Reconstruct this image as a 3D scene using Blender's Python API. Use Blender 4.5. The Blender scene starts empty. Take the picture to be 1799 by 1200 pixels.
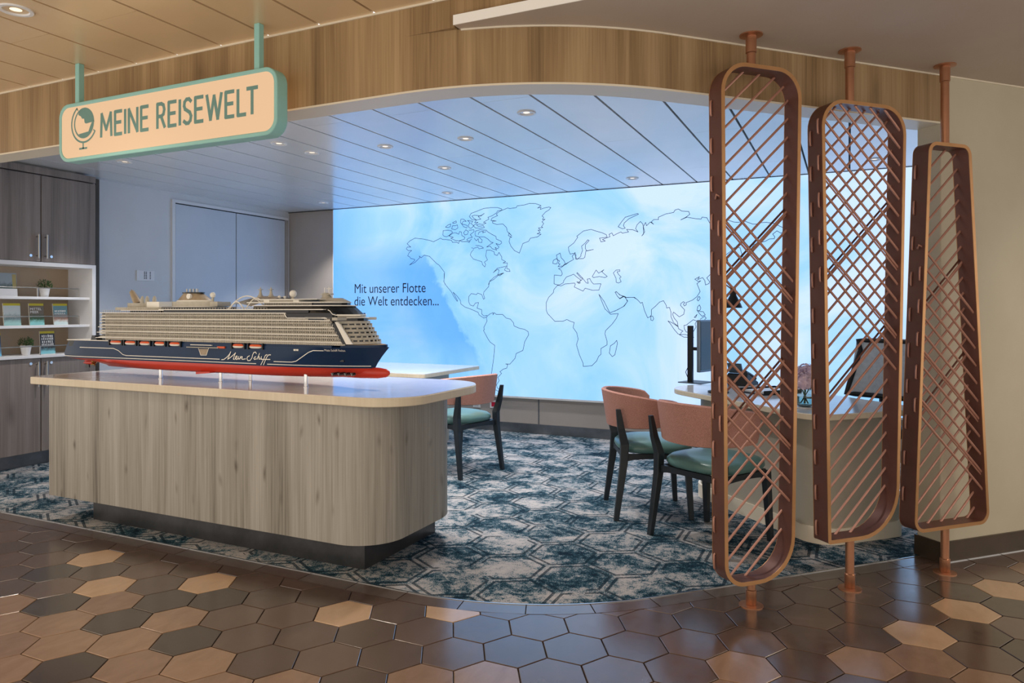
import bpy, bmesh, math, random
from math import sin, cos, pi, radians, sqrt, atan2
from mathutils import Vector, noise as mnoise

random.seed(7)
scn = bpy.context.scene
col = scn.collection
# ------------------------------------------------------------------ camera
F_PX, CX, HY, CAM_H, YAW = 1262.0, 899.5, 545.0, 1.3, radians(25.1)
cam_d = bpy.data.cameras.new('camera')
cam = bpy.data.objects.new('camera', cam_d)
col.objects.link(cam)
cam_d.sensor_width = 36.0
cam_d.lens = F_PX / 1799.0 * 36.0
cam_d.shift_y = -(600.0 - HY) / 1799.0
cam_d.clip_start = 0.05
cam.location = (0, 0, CAM_H)
cam.rotation_euler = (pi / 2, 0, YAW)
scn.camera = cam
# ------------------------------------------------------------------ world, exposure
w = bpy.data.worlds.new('world')
scn.world = w
w.use_nodes = True
w.node_tree.nodes['Background'].inputs[0].default_value = (1.0, 0.92, 0.83, 1)
w.node_tree.nodes['Background'].inputs[1].default_value = 1.1
scn.view_settings.view_transform = 'Standard'
scn.view_settings.look = 'None'
scn.view_settings.exposure = 0.35
scn.view_settings.gamma = 1.0
scn.view_settings.use_curve_mapping = False
DOWNLIGHT_IN = 58.0      # watts, lamps inside the room
DOWNLIGHT_OUT = 22.0     # watts, lamps of the corridor, seen and added
LIGHTBOX = 1.0           # emission of the backlit wall

# ------------------------------------------------------------------ pixel -> place
FW = Vector((-sin(YAW), cos(YAW), 0)); RT = Vector((cos(YAW), sin(YAW), 0)); CAM = Vector((0, 0, CAM_H))
def ray(x, y): return FW + RT * ((x - CX) / F_PX) + Vector((0, 0, (HY - y) / F_PX))
def onz(x, y, z):
    d = ray(x, y); return CAM + d * ((z - CAM_H) / d.z)
def onY(x, y, Y):
    d = ray(x, y); return CAM + d * (Y / d.y)
def onX(x, y, X):
    d = ray(x, y); return CAM + d * (X / d.x)

# ------------------------------------------------------------------ materials
def srgb(r, g, b):
    f = lambda c: (c / 255 / 12.92) if c / 255 <= 0.04045 else ((c / 255 + 0.055) / 1.055) ** 2.4
    return (f(r), f(g), f(b), 1)
MATS = {}
def mat(name, rgb, rough=0.5, metal=0.0, emit=None, estr=0, spec=0.5, trans=0, ior=1.45, coat=0, alpha=None):
    if name in MATS: return MATS[name]
    m = bpy.data.materials.new(name); m.use_nodes = True
    b = m.node_tree.nodes['Principled BSDF']
    b.inputs['Base Color'].default_value = srgb(*rgb)
    b.inputs['Roughness'].default_value = rough
    b.inputs['Metallic'].default_value = metal
    b.inputs['Specular IOR Level'].default_value = spec
    b.inputs['Transmission Weight'].default_value = trans
    b.inputs['IOR'].default_value = ior
    b.inputs['Coat Weight'].default_value = coat
    if emit:
        b.inputs['Emission Color'].default_value = srgb(*emit)
        b.inputs['Emission Strength'].default_value = estr
    MATS[name] = m
    return m
class N:
    """tiny node-tree helper"""
    def __init__(s, m): s.t = m.node_tree; s.n = s.t.nodes; s.l = s.t.links; s.b = s.n['Principled BSDF']
    def node(s, ty, **kw):
        x = s.n.new(ty)
        for k, v in kw.items():
            if k.startswith('i_'):
                key = k[2:]; key = int(key) if key.isdigit() else key.replace('_', ' ')
                s.set(x.inputs[key], v)
            else: setattr(x, k, v)
        return x
    def set(s, inp, v):
        if isinstance(v, bpy.types.NodeSocket): s.l.new(v, inp)
        else: inp.default_value = v
    def math(s, op, a, b=0.0, c=None, clamp=False):
        x = s.n.new('ShaderNodeMath'); x.operation = op; x.use_clamp = clamp
        s.set(x.inputs[0], a); s.set(x.inputs[1], b)
        if c is not None: s.set(x.inputs[2], c)
        return x.outputs[0]
    def mix(s, f, a, b):
        x = s.n.new('ShaderNodeMix'); x.data_type = 'RGBA'
        s.set(x.inputs[0], f); s.set(x.inputs[6], a); s.set(x.inputs[7], b)
        return x.outputs[2]
    def ramp(s, f, stops):
        x = s.n.new('ShaderNodeValToRGB'); e = x.color_ramp.elements
        e[0].position, e[0].color = stops[0]; e[1].position, e[1].color = stops[-1]
        for p, c in stops[1:-1]:
            k = e.new(p); k.color = c
        s.l.new(f, x.inputs[0]); return x.outputs[0]
    def pos(s, scale=(1, 1, 1), loc=(0, 0, 0), rot=(0, 0, 0)):
        g = s.n.new('ShaderNodeNewGeometry'); mp = s.n.new('ShaderNodeMapping')
        mp.inputs['Scale'].default_value = scale; mp.inputs['Location'].default_value = loc; mp.inputs['Rotation'].default_value = rot
        s.l.new(g.outputs['Position'], mp.inputs[0]); return mp.outputs[0]
    def noise(s, vec, scale, detail=3, rough=0.5, dist=0):
        x = s.n.new('ShaderNodeTexNoise'); s.l.new(vec, x.inputs['Vector'])
        x.inputs['Scale'].default_value = scale; x.inputs['Detail'].default_value = detail
        x.inputs['Roughness'].default_value = rough; x.inputs['Distortion'].default_value = dist
        return x.outputs['Fac']
    def bump(s, h, strength=0.3, dist=0.002):
        x = s.n.new('ShaderNodeBump'); x.inputs['Strength'].default_value = strength; x.inputs['Distance'].default_value = dist
        s.l.new(h, x.inputs['Height']); s.l.new(x.outputs[0], s.b.inputs['Normal'])

def wood(name, stops, knots=None, rough=0.5, sc=9.0, zs=0.05, grain=0.35, bump=0.12):
    m = mat(name, (128, 128, 128), rough); k = N(m)
    v = k.pos((1, 1, zs))
    broad = k.noise(v, sc, 4, 0.55, 0.5)
    fine = k.noise(k.pos((1, 1, zs * 0.35)), sc * 14, 3, 0.6)
    f = k.math('ADD', k.math('MULTIPLY', broad, 1 - grain), k.math('MULTIPLY', fine, grain))
    c = k.ramp(f, stops)
    if knots:
        vo = k.node('ShaderNodeTexVoronoi'); vo.inputs['Scale'].default_value = knots[0]
        w2 = k.n.new('ShaderNodeVectorMath'); w2.operation = 'ADD'
        nz = k.n.new('ShaderNodeTexNoise'); nz.inputs['Scale'].default_value = 6
        k.l.new(k.pos((1, 1, 0.3)), nz.inputs['Vector'])
        sc3 = k.n.new('ShaderNodeVectorMath'); sc3.operation = 'SCALE'; sc3.inputs['Scale'].default_value = 0.09
        k.l.new(nz.outputs['Color'], sc3.inputs[0])
        sp_ = k.node('ShaderNodeSeparateXYZ'); k.l.new(k.pos((1, 1, 0.36)), sp_.inputs[0])
        cb_ = k.n.new('ShaderNodeCombineXYZ'); k.l.new(k.math('ADD', sp_.outputs[0], k.math('MULTIPLY', sp_.outputs[1], 0.7)), cb_.inputs[0]); k.l.new(sp_.outputs[2], cb_.inputs[1])
        k.l.new(cb_.outputs[0], w2.inputs[0]); k.l.new(sc3.outputs[0], w2.inputs[1])
        vo.voronoi_dimensions = '2D'
        k.l.new(w2.outputs[0], vo.inputs['Vector'])
        d = k.math('SUBTRACT', 1.0, k.math('DIVIDE', vo.outputs['Distance'], knots[1]), clamp=True)
        pick = k.math('GREATER_THAN', k.node('ShaderNodeSeparateColor', i_0=vo.outputs['Color']).outputs[0], 0.45)
        d = k.math('MULTIPLY', k.math('POWER', d, 1.2), k.math('MULTIPLY', pick, k.node('ShaderNodeSeparateColor', i_0=vo.outputs['Color']).outputs[1]))
        c = k.mix(k.math('MULTIPLY', d, knots[2], clamp=True), c, srgb(*knots[3]))
    k.l.new(c, k.b.inputs['Base Color'])
    if bump: k.bump(fine, bump, 0.001)
    return m

def mottled(name, a, b, scale=6, rough=0.5, metal=0, detail=4, bump=0, spec=0.5):
    m = mat(name, a, rough, metal, spec=spec); k = N(m)
    f = k.noise(k.pos(), scale, detail, 0.6)
    k.l.new(k.ramp(f, [(0.3, srgb(*a)), (0.7, srgb(*b))]), k.b.inputs['Base Color'])
    if bump: k.bump(k.noise(k.pos(), scale * 20, 3), bump, 0.001)
    return m

M_COUNTER = wood('counter oak', [(0.30, srgb(92, 87, 78)), (0.43, srgb(142, 137, 127)), (0.55, srgb(162, 157, 147)), (0.72, srgb(182, 178, 169))], knots=(9.0, 0.15, 0.85, (66, 56, 44)), sc=7, grain=0.45)
M_CAB = wood('cabinet oak', [(0.25, srgb(82, 72, 66)), (0.45, srgb(126, 115, 108)), (0.6, srgb(142, 131, 124)), (0.8, srgb(155, 144, 137))], knots=(4.0, 0.2, 0.6, (70, 58, 52)), sc=8)
M_FASCIA = wood('fascia oak', [(0.28, srgb(98, 76, 50)), (0.45, srgb(144, 116, 80)), (0.6, srgb(168, 140, 102)), (0.78, srgb(188, 160, 120))], knots=(3.0, 0.2, 0.55, (84, 58, 34)), sc=8, rough=0.42)
M_TOPEDGE = wood('counter edge birch', [(0.3, srgb(206, 192, 166)), (0.7, srgb(224, 212, 190))], sc=5, bump=0)
M_COUNTERTOP = mottled('counter top lacquer', (196, 182, 172), (208, 196, 186), 4, 0.1)
M_DESKTOP = mottled('desk top white', (214, 212, 212), (226, 224, 224), 4, 0.12)
M_PLINTH = mottled('plinth steel', (66, 66, 68), (90, 90, 92), 5, 0.32, 0.6)
M_KICK = mottled('kick steel', (110, 112, 116), (136, 138, 142), 5, 0.3, 0.8)
M_WALL = mottled('wall taupe', (168, 160, 154), (176, 168, 162), 2, 0.6)
M_WALLGREY = mottled('wall grey', (206, 208, 211), (214, 216, 219), 2, 0.5)
M_DOOR = mottled('door grey', (198, 204, 213), (206, 212, 221), 1.5, 0.4)
M_CREAM = mottled('wall cream', (184, 174, 151), (194, 184, 161), 2, 0.55)
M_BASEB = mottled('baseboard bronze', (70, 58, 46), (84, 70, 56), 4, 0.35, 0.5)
M_WHITE = mat('white paint', (226, 226, 228), 0.4)
M_TRIMCREAM = mat('cream trim', (226, 214, 192), 0.4)
M_BEIGECEIL = mottled('ceiling beige', (188, 172, 157), (196, 180, 165), 2, 0.55)
M_CEILIN = mottled('ceiling panel grey', (222, 225, 228), (230, 233, 236), 1.5, 0.22, 0.15)
M_CEILOUT = mottled('ceiling panel champagne', (226, 198, 158), (234, 206, 166), 1.5, 0.3, 0.2)
M_DARK = mat('dark gap', (22, 24, 28), 0.7)
M_GAPOUT = mat('dark brown gap', (44, 32, 22), 0.7)
M_GROUT = mat('grout', (70, 60, 54), 0.8)
M_STRIP = mat('metal strip', (200, 200, 200), 0.25, 1.0)
M_COPPER = mottled('copper tube', (172, 120, 90), (186, 134, 102), 8, 0.3, 0.75)
M_BAND = mottled('bronze painted band', (104, 68, 58), (116, 78, 66), 5, 0.42, 0.3)
M_BANDEDGE = mottled('copper band edge', (186, 138, 92), (198, 150, 104), 7, 0.35, 0.6)
M_CORD = mottled('copper cord', (182, 132, 114), (192, 142, 124), 20, 0.42, 0.3)
M_CORDDARK = mottled('dark copper cord', (104, 64, 52), (120, 76, 62), 20, 0.35, 0.6)
M_CHROME = mat('chrome', (220, 220, 220), 0.12, 1.0)
M_STEEL = mat('brushed steel', (170, 168, 164), 0.3, 1.0)
M_MINT = mottled('mint lacquer', (146, 198, 190), (154, 206, 198), 3, 0.4)
M_SIGNTEXT = mat('sign lettering', (112, 150, 142), 0.6)
M_TEXT = mat('wall lettering', (8, 26, 40), 0.6)
M_LINE = mat('map outline', (24, 50, 60), 0.7)
M_BLACK = mat('black plastic', (24, 25, 28), 0.4)
M_LEG = mottled('charcoal stained wood', (30, 36, 42), (40, 46, 52), 9, 0.4)
M_SEAT = mottled('teal leather', (84, 118, 114), (94, 130, 126), 5, 0.32, bump=0.1)
M_GREEN = mottled('leaf green', (34, 66, 30), (70, 112, 50), 60, 0.5)
M_POT = mat('white ceramic', (226, 226, 226), 0.25)
M_FLOWER = mottled('dusty pink petals', (228, 202, 212), (208, 190, 212), 30, 0.7)
M_GLASS = mat('clear glass', (225, 240, 240), 0.03, trans=1.0)
M_BLIND = mottled('pale mesh', (188, 196, 204), (208, 214, 220), 40, 0.7)

def salmon():
    m = mat('salmon mesh fabric', (198, 132, 108), 0.75); k = N(m)
    vo = k.node('ShaderNodeTexVoronoi'); vo.inputs['Scale'].default_value = 260
    k.l.new(k.pos(), vo.inputs['Vector'])
    d = k.math('SUBTRACT', 1.0, k.math('MULTIPLY', vo.outputs['Distance'], 1.6), clamp=True)
    k.l.new(k.mix(d, srgb(192, 142, 128), srgb(150, 100, 88)), k.b.inputs['Base Color']); k.bump(d, 0.4, 0.002)
    return m
M_SALMON = salmon()

def tile_mat(name, a, b):
    m = mat(name, a, 0.3); k = N(m)
    f = k.noise(k.pos((2.2, 1, 1)), 7, 5, 0.6, 0.6)
    k.l.new(k.ramp(f, [(0.3, srgb(*a)), (0.7, srgb(*b))]), k.b.inputs['Base Color'])
    r = k.noise(k.pos(), 22, 3)
    k.l.new(k.ramp(r, [(0.3, (0.17,) * 3 + (1,)), (0.7, (0.27,) * 3 + (1,))]), k.b.inputs['Roughness'])
    k.b.inputs['Specular IOR Level'].default_value = 1.0; k.b.inputs['Coat Weight'].default_value = 0.6; k.b.inputs['Coat Roughness'].default_value = 0.2; k.b.inputs['Coat IOR'].default_value = 1.6
    return m
T_DARK = tile_mat('tile dark brown', (54, 42, 36), (66, 52, 44))
T_MID = [tile_mat('tile brown %d' % i, c, tuple(x + 12 for x in c)) for i, c in enumerate([(80, 61, 51), (88, 67, 56), (74, 56, 47)])]
T_TAN = [tile_mat('tile tan %d' % i, c, tuple(x + 14 for x in c)) for i, c in enumerate([(130, 100, 78), (140, 109, 84)])]
T_LIGHT = tile_mat('tile sand', (184, 150, 116), (196, 162, 128))
T_BORDER = tile_mat('tile border grey brown', (88, 76, 70), (100, 88, 80))

def carpet_mat():
    m = mat('hexagon carpet', (90, 110, 120), 0.95, spec=0.1); k = N(m)
    p = k.pos()
    sep = k.node('ShaderNodeSeparateXYZ'); k.l.new(p, sep.inputs[0])
    # blotches
    big = k.noise(k.pos((1, 1.1, 1)), 3.6, 8, 0.72, 0.5)
    med = k.noise(k.pos((1, 1, 1), (3, 7, 0)), 26, 4, 0.7)
    fine = k.noise(p, 150, 2, 0.6)
    f = k.math('ADD', k.math('ADD', k.math('MULTIPLY', big, 0.5), k.math('MULTIPLY', med, 0.26)), k.math('MULTIPLY', fine, 0.24))
    c = k.ramp(f, [(0.42, srgb(18, 34, 48)), (0.475, srgb(40, 74, 88)), (0.50, srgb(104, 120, 128)), (0.53, srgb(160, 158, 158)), (0.66, srgb(186, 178, 174))])
    # hexagon outlines: two interleaved rectangular lattices, distance to hexagon border
    S = 0.345
    def cell(ox, oy, ax):
        a = k.math('SUBTRACT', k.math('FRACT', k.math('ADD', k.math('DIVIDE', sep.outputs[1], S * 1.732), ox)), 0.5)
        b = k.math('SUBTRACT', k.math('FRACT', k.math('ADD', k.math('DIVIDE', sep.outputs[0], S), oy)), 0.5)
        x = k.math('MULTIPLY', k.math('ABSOLUTE', a), 1.732); y = k.math('ABSOLUTE', b)
        return k.math('MAXIMUM', y, k.math('ADD', k.math('MULTIPLY', x, 0.866), k.math('MULTIPLY', y, 0.5)))
    h = k.math('MINIMUM', cell(0, 0, 0), cell(0.5, 0.5, 0))
    edge = k.math('ABSOLUTE', k.math('SUBTRACT', h, 0.445))
    line = k.math('LESS_THAN', edge, 0.023)
    brk = k.math('GREATER_THAN', k.noise(k.pos((1, 1, 1), (9, 2, 0)), 3.2, 2), 0.38)
    worn = k.math('GREATER_THAN', fine, 0.4)
    line = k.math('MULTIPLY', k.math('MULTIPLY', line, brk), k.math('MULTIPLY', worn, 0.85))
    c = k.mix(line, c, srgb(20, 40, 52))
    k.l.new(c, k.b.inputs['Base Color']); k.bump(fine, 0.7, 0.004)
    return m
M_CARPET = carpet_mat()

def lightbox_mat():
    m = mat('backlit sky print', (20, 20, 20), 0.5, spec=0.2); k = N(m)
    sep = k.node('ShaderNodeSeparateXYZ'); k.l.new(k.pos(), sep.inputs[0])
    X, Z = sep.outputs[0], sep.outputs[2]
    n1 = k.noise(k.pos((1, 1, 1.2), (4, 0, 2)), 0.75, 6, 0.55, 1.2)
    n2 = k.noise(k.pos((1, 1, 0.8), (1, 0, 5)), 0.5, 3, 0.5, 0.4)
    t = k.math('ADD', k.math('MULTIPLY', k.math('SUBTRACT', n1, 0.01), 0.85), k.math('MULTIPLY', n2, 0.35))
    t = k.math('ADD', t, k.math('ADD', k.math('MULTIPLY', k.math('ADD', X, 3.0), 0.034), k.math('MULTIPLY', k.math('SUBTRACT', Z, 1.5), 0.05)))
    c = k.ramp(t, [(0.30, srgb(112, 182, 250)), (0.48, srgb(150, 206, 252)), (0.60, srgb(178, 218, 252)), (0.74, srgb(214, 230, 252))])
    # deep blue watercolour patch at the left, with a soft and a crisp side
    wob = k.noise(k.pos((1, 1, 1), (2, 0, 9)), 2.2, 5, 0.6)
    b = k.math('ADD', k.math('ADD', X, k.math('MULTIPLY', Z, 0.66)), k.math('MULTIPLY', k.math('SUBTRACT', wob, 0.5), 0.7))
    inside = k.node('ShaderNodeMapRange', i_0=b, i_1=-3.10, i_2=-3.16, i_3=0.0, i_4=1.0).outputs[0]
    soft = k.node('ShaderNodeMapRange', i_0=b, i_1=-4.7, i_2=-3.1, i_3=0.25, i_4=0.95).outputs[0]
    zb = k.node('ShaderNodeMapRange', i_0=Z, i_1=2.15, i_2=1.75, i_3=0.0, i_4=1.0).outputs[0]
    zl = k.node('ShaderNodeMapRange', i_0=Z, i_1=0.55, i_2=1.0, i_3=0.0, i_4=1.0).outputs[0]
    msk = k.math('MULTIPLY', k.math('MULTIPLY', inside, soft), k.math('MULTIPLY', zb, zl))
    c = k.mix(msk, c, srgb(104, 174, 248))
    lf = k.node('ShaderNodeMapRange', i_0=X, i_1=-5.0, i_2=-5.7, i_3=0.0, i_4=0.75).outputs[0]
    c = k.mix(lf, c, srgb(98, 178, 254))
    g = k.n.new('ShaderNodeVectorMath'); g.operation = 'MULTIPLY'; k.l.new(c, g.inputs[0]); g.inputs[1].default_value = (0.79, 0.865, 1.0); c = g.outputs[0]
    k.l.new(c, k.b.inputs['Emission Color']); k.b.inputs['Emission Strength'].default_value = LIGHTBOX
    return m
M_LIGHTBOX = lightbox_mat()
M_SIGNFACE = mat('backlit sign face', (250, 214, 176), 0.5, emit=(252, 208, 164), estr=0.55)
M_SIGNFACE.node_tree.nodes['Principled BSDF'].inputs['Base Color'].default_value = srgb(120, 100, 80)
M_LAMP = mat('lamp lens', (255, 244, 226), 0.4, emit=(255, 226, 190), estr=0.9)

# ------------------------------------------------------------------ mesh builder
class MB:
    def __init__(s): s.v = []; s.f = []
    def add(s, vs, fs):
        o = len(s.v); s.v += [tuple(p) for p in vs]; s.f += [tuple(i + o for i in q) for q in fs]; return s
    def box(s, x0, x1, y0, y1, z0, z1):
        return s.add([(x0, y0, z0), (x1, y0, z0), (x1, y1, z0), (x0, y1, z0), (x0, y0, z1), (x1, y0, z1), (x1, y1, z1), (x0, y1, z1)],
                     [(0, 3, 2, 1), (4, 5, 6, 7), (0, 1, 5, 4), (1, 2, 6, 5), (2, 3, 7, 6), (3, 0, 4, 7)])
    def prism(s, poly, z0, z1, poly2=None):
        n = len(poly); q = poly2 or poly
        return s.add([(x, y, z0) for x, y in poly] + [(x, y, z1) for x, y in q],
                     [tuple(range(n - 1, -1, -1)), tuple(range(n, 2 * n))] + [(i, (i + 1) % n, n + (i + 1) % n, n + i) for i in range(n)])
    def prism_y(s, poly, y0, y1):
        """polygon in x,z (counter-clockwise seen from -y) extruded along y"""
        n = len(poly)
        return s.add([(x, y0, z) for x, z in poly] + [(x, y1, z) for x, z in poly],
                     [tuple(range(n)), tuple(range(2 * n - 1, n - 1, -1))] + [((i + 1) % n, i, n + i, n + (i + 1) % n) for i in range(n)])
    def ring(s, outer, inner, y0, y1):
        """hollow frame in x,z extruded along y"""
        n = len(outer)
        vs = [(x, y0, z) for x, z in outer] + [(x, y0, z) for x, z in inner] + [(x, y1, z) for x, z in outer] + [(x, y1, z) for x, z in inner]
        fs = []
        for i in range(n):
            j = (i + 1) % n
            fs += [(i, j, n + j, n + i), (2 * n + j, 2 * n + i, 3 * n + i, 3 * n + j), (j, i, 2 * n + i, 2 * n + j), (n + i, n + j, 3 * n + j, 3 * n + i)]
        return s.add(vs, fs)
    def tube(s, pts, r, n=8, cap=True):
        pts = [Vector(p) for p in pts]; rs = r if isinstance(r, (list, tuple)) else [r] * len(pts)
        vs = []; up = None
        for i, p in enumerate(pts):
            d = (pts[min(i + 1, len(pts) - 1)] - pts[max(i - 1, 0)]).normalized()
            if up is None: up = Vector((0, 0, 1)) if abs(d.z) < 0.9 else Vector((0, 1, 0))
            a = d.cross(up).normalized(); b = d.cross(a).normalized(); up = -b if b.dot(up) < 0 else b
            for k in range(n):
                t = 2 * pi * k / n; vs.append(p + (a * cos(t) + b * sin(t)) * rs[i])
        fs = [(i * n + k, (i + 1) * n + k, (i + 1) * n + (k + 1) % n, i * n + (k + 1) % n) for i in range(len(pts) - 1) for k in range(n)]
        if cap: fs += [tuple(range(n)), tuple(range(len(pts) * n - 1, (len(pts) - 1) * n - 1, -1))]
        return s.add(vs, fs)
    def lathe(s, prof, c=(0, 0), n=24):
        """profile of (r,z) turned about a vertical axis"""
        vs = [(c[0] + r * cos(2 * pi * k / n), c[1] + r * sin(2 * pi * k / n), z) for r, z in prof for k in range(n)]
        m = len(prof)
        fs = [(i * n + k, i * n + (k + 1) % n, (i + 1) * n + (k + 1) % n, (i + 1) * n + k) for i in range(m - 1) for k in range(n)]
        fs += [tuple(range(n - 1, -1, -1)), tuple(range((m - 1) * n, m * n))]
        return s.add(vs, fs)
    def ball(s, c, r, n=10, m=7, sz=1.0):
        prof = [(max(r * sin(pi * i / m), 1e-4), c[2] - r * sz * cos(pi * i / m)) for i in range(m + 1)]
        return s.lathe(prof, (c[0], c[1]), n)
    def grid(s, rows, close=False):
        n = len(rows[0]); o = [p for r in rows for p in r]
        fs = []
        for i in range(len(rows) - 1):
            for k in range(n if close else n - 1):
                fs.append((i * n + k, i * n + (k + 1) % n, (i + 1) * n + (k + 1) % n, (i + 1) * n + k))
        return s.add(o, fs)
    def obj(s, name, material, root=None, world=True, smooth=False, bevel=0, seg=2, mesh=None):
        me = bpy.data.meshes.new(name)
        off = Vector(root.location) if (root is not None and world) else Vector((0, 0, 0))
        if root is not None and world and root.parent is not None: off = off + Vector(root.parent.location)
        me.from_pydata([tuple(Vector(p) - off) for p in s.v], [], s.f)
        me.validate()
        bm = bmesh.new(); bm.from_mesh(me); bmesh.ops.recalc_face_normals(bm, faces=bm.faces)
        bm.to_mesh(me); bm.free()
        o = bpy.data.objects.new(name, me); col.objects.link(o)
        me.materials.append(material)
        if root is not None: o.parent = root
        if smooth:
            for p in me.polygons: p.use_smooth = True
            if smooth != 'all':
                me.set_sharp_from_angle(angle=radians(38))
        if bevel:
            bv = o.modifiers.new('bevel', 'BEVEL'); bv.width = bevel; bv.segments = seg; bv.limit_method = 'ANGLE'; bv.angle_limit = radians(40)
        return o
def tag(o, label=None, cat=None, group=None, kind=None):
    if label: o['label'] = label
    if cat: o['category'] = cat
    if group: o['group'] = group
    if kind: o['kind'] = kind
    return o
def thing(name, loc, label, cat, group=None, rz=0.0, kind=None):
    e = bpy.data.objects.new(name, None); col.objects.link(e)
    e.location = loc; e.rotation_euler = (0, 0, rz); e.empty_display_size = 0.05
    return tag(e, label, cat, group, kind)
def structure(name, label, loc=(0, 0, 0)):
    e = bpy.data.objects.new(name, None); col.objects.link(e); e.location = loc
    e['kind'] = 'structure'; e['label'] = label
    return e
def struct(o, label): o['kind'] = 'structure'; o['label'] = label; return o
def rrect(x0, x1, y0, y1, r, n=8):
    """rounded rectangle, ccw; r = (bl, br, tr, tl)"""
    if not isinstance(r, (tuple, list)): r = (r,) * 4
    out = []
    for (cx, cy, a0, rr) in ((x0 + r[0], y0 + r[0], pi, r[0]), (x1 - r[1], y0 + r[1], 1.5 * pi, r[1]), (x1 - r[2], y1 - r[2], 0, r[2]), (x0 + r[3], y1 - r[3], 0.5 * pi, r[3])):
        for i in range(n + 1):
            a = a0 + 0.5 * pi * i / n; out.append((cx + rr * cos(a), cy + rr * sin(a)))
    return out
def rpoly(corners, radii, n=8):
    """convex polygon (ccw) with rounded corners"""
    out = []; m = len(corners)
    for i in range(m):
        p = Vector(corners[i]); a = (Vector(corners[i - 1]) - p); b = (Vector(corners[(i + 1) % m]) - p)
        la, lb = a.length, b.length; a.normalize(); b.normalize(); ang = a.angle(b); r = radii[i]
        t = r / math.tan(ang / 2); c = p + (a + b).normalized() * (r / sin(ang / 2))
        s0 = p + a * t - c; s1 = p + b * t - c
        th0 = atan2(s0.y, s0.x); d = (atan2(s1.y, s1.x) - th0 + pi) % (2 * pi) - pi
        for k in range(n + 1):
            th = th0 + d * k / n; out.append((c.x + r * cos(th), c.y + r * sin(th)))
    return out
def text_mesh(name, body, size, M, material, root, align='LEFT', extrude=0.001, offset=0.0, sx=1.0, space=1.0, line=1.0):
    cu = bpy.data.curves.new(name, 'FONT'); cu.body = body; cu.size = size; cu.extrude = extrude; cu.align_x = align
    cu.offset = offset; cu.space_character = space; cu.space_line = line
    t = bpy.data.objects.new(name + '_tmp', cu); col.objects.link(t)
    bpy.context.view_layer.update()
    me = bpy.data.meshes.new_from_object(t.evaluated_get(bpy.context.evaluated_depsgraph_get()))
    bpy.data.objects.remove(t); bpy.data.curves.remove(cu)
    for v in me.vertices:
        x, y, z = v.co; v.co = M(x * sx, y, z)
    me.materials.clear(); me.materials.append(material)
    o = bpy.data.objects.new(name, me); col.objects.link(o); o.parent = root
    return o

# ------------------------------------------------------------------ plan of the opening: straight front, bend, 45 degree side
BC, BR = (-1.82, 4.25), 1.45
def front(off, x_left=-6.6, t_end=3.6, n=24):
    """polyline of the carpet edge moved outwards (towards the camera) by off"""
    r = BR + off; pts = [(x_left, BC[1] - r)]
    for i in range(n + 1):
        a = radians(45) * i / n; pts.append((BC[0] + r * sin(a), BC[1] - r * cos(a)))
    x, y = pts[-1]; pts.append((x + t_end * 0.7071, y + t_end * 0.7071))
    return pts
CEIL_IN, CEIL_OUT, CEIL_BEIGE, FAS_Z = 2.52, 2.645, 2.513, 2.27
YB, XL = 6.967, -6.347

# ---- floor: grout bed with hexagon tiles and border tiles
floor = structure('floor', 'corridor floor of brown hexagon tiles')
MB().box(-7.5, 5, 0.3, 7.6, -0.05, -0.012).obj('floor_bed', M_GROUT, floor)
def clip_front(poly, off):
    """keep the part of a polygon outside (camera side of) the front line moved by off"""
    r = BR + off; s2 = 0.70710678
    def inside(p):
        x, y = p
        if x < BC[0]: return y - (BC[1] - r)
        dx, dy = x - BC[0], y - BC[1]
        a = atan2(dx, -dy)
        if a <= radians(45) and dy < 0: return r - math.hypot(dx, dy)
        px_, py_ = BC[0] + r * s2, BC[1] - r * s2
        return (-(x - px_) + (y - py_)) * s2
    # inside() is >0 on the room side
    out = []
    n = len(poly)
    for i in range(n):
        p, q = poly[i], poly[(i + 1) % n]; a, b = inside(p), inside(q)
        if a <= 0: out.append(p)
        if (a <= 0) != (b <= 0):
            lo, hi = 0.0, 1.0
            for _ in range(30):
                m_ = (lo + hi) / 2; c = (p[0] + (q[0] - p[0]) * m_, p[1] + (q[1] - p[1]) * m_)
                if (inside(c) <= 0) == (a <= 0): lo = m_
                else: hi = m_
            out.append((p[0] + (q[0] - p[0]) * lo, p[1] + (q[1] - p[1]) * lo))
    return out
# for x<BC the front is where y is small: inside() = y - Y0 > 0 on the room side; arc: r - dist > 0 on the room side
HS = 0.1345; GAP = 0.0024
T0 = (-0.953, 2.604)
L_PX = [(160, 981), (180, 1031), (360, 1025), (602, 1077), (792, 1077), (1760, 1040), (1704, 1078), (1620, 1120)]
T_PX = [(190, 1060), (305, 1089), (25, 1062), (97, 1100), (15, 1097), (100, 1135), (220, 1132), (25, 1135), (225, 1167), (350, 1165), (30, 1180), (270, 1195), (400, 1192),
        (402, 1160), (505, 1190), (740, 1185), (1306, 1170), (1524, 1170), (1636, 1166), (1740, 1190), (857, 1197)]
D_PX = [(107, 1177), (202, 1095), (320, 1127), (92, 1067), (350, 1129), (380, 1060), (260, 1050), (120, 1010), (1790, 1075), (1740, 1130), (1780, 1150), (1700, 1030)]
tiles = []
for i in range(-24, 22):
    for j in range(-20, 16):
        cx = T0[0] + i * 1.5 * HS; cy = T0[1] + (j + 0.5 * (i % 2)) * sqrt(3) * HS
        f_ = -cx * sin(YAW) + cy * cos(YAW); r_ = cx * cos(YAW) + cy * sin(YAW)
        if f_ < 1.75 or abs(r_) > f_ * 0.80 + 0.3 or cy > 5.0: continue
        tiles.append((cx, cy))
def nearest(px_list):
    s = set()
    for p in px_list:
        q = onz(p[0], p[1], 0); s.add(min(range(len(tiles)), key=lambda k: (tiles[k][0] - q.x) ** 2 + (tiles[k][1] - q.y) ** 2))
    return s
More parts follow.
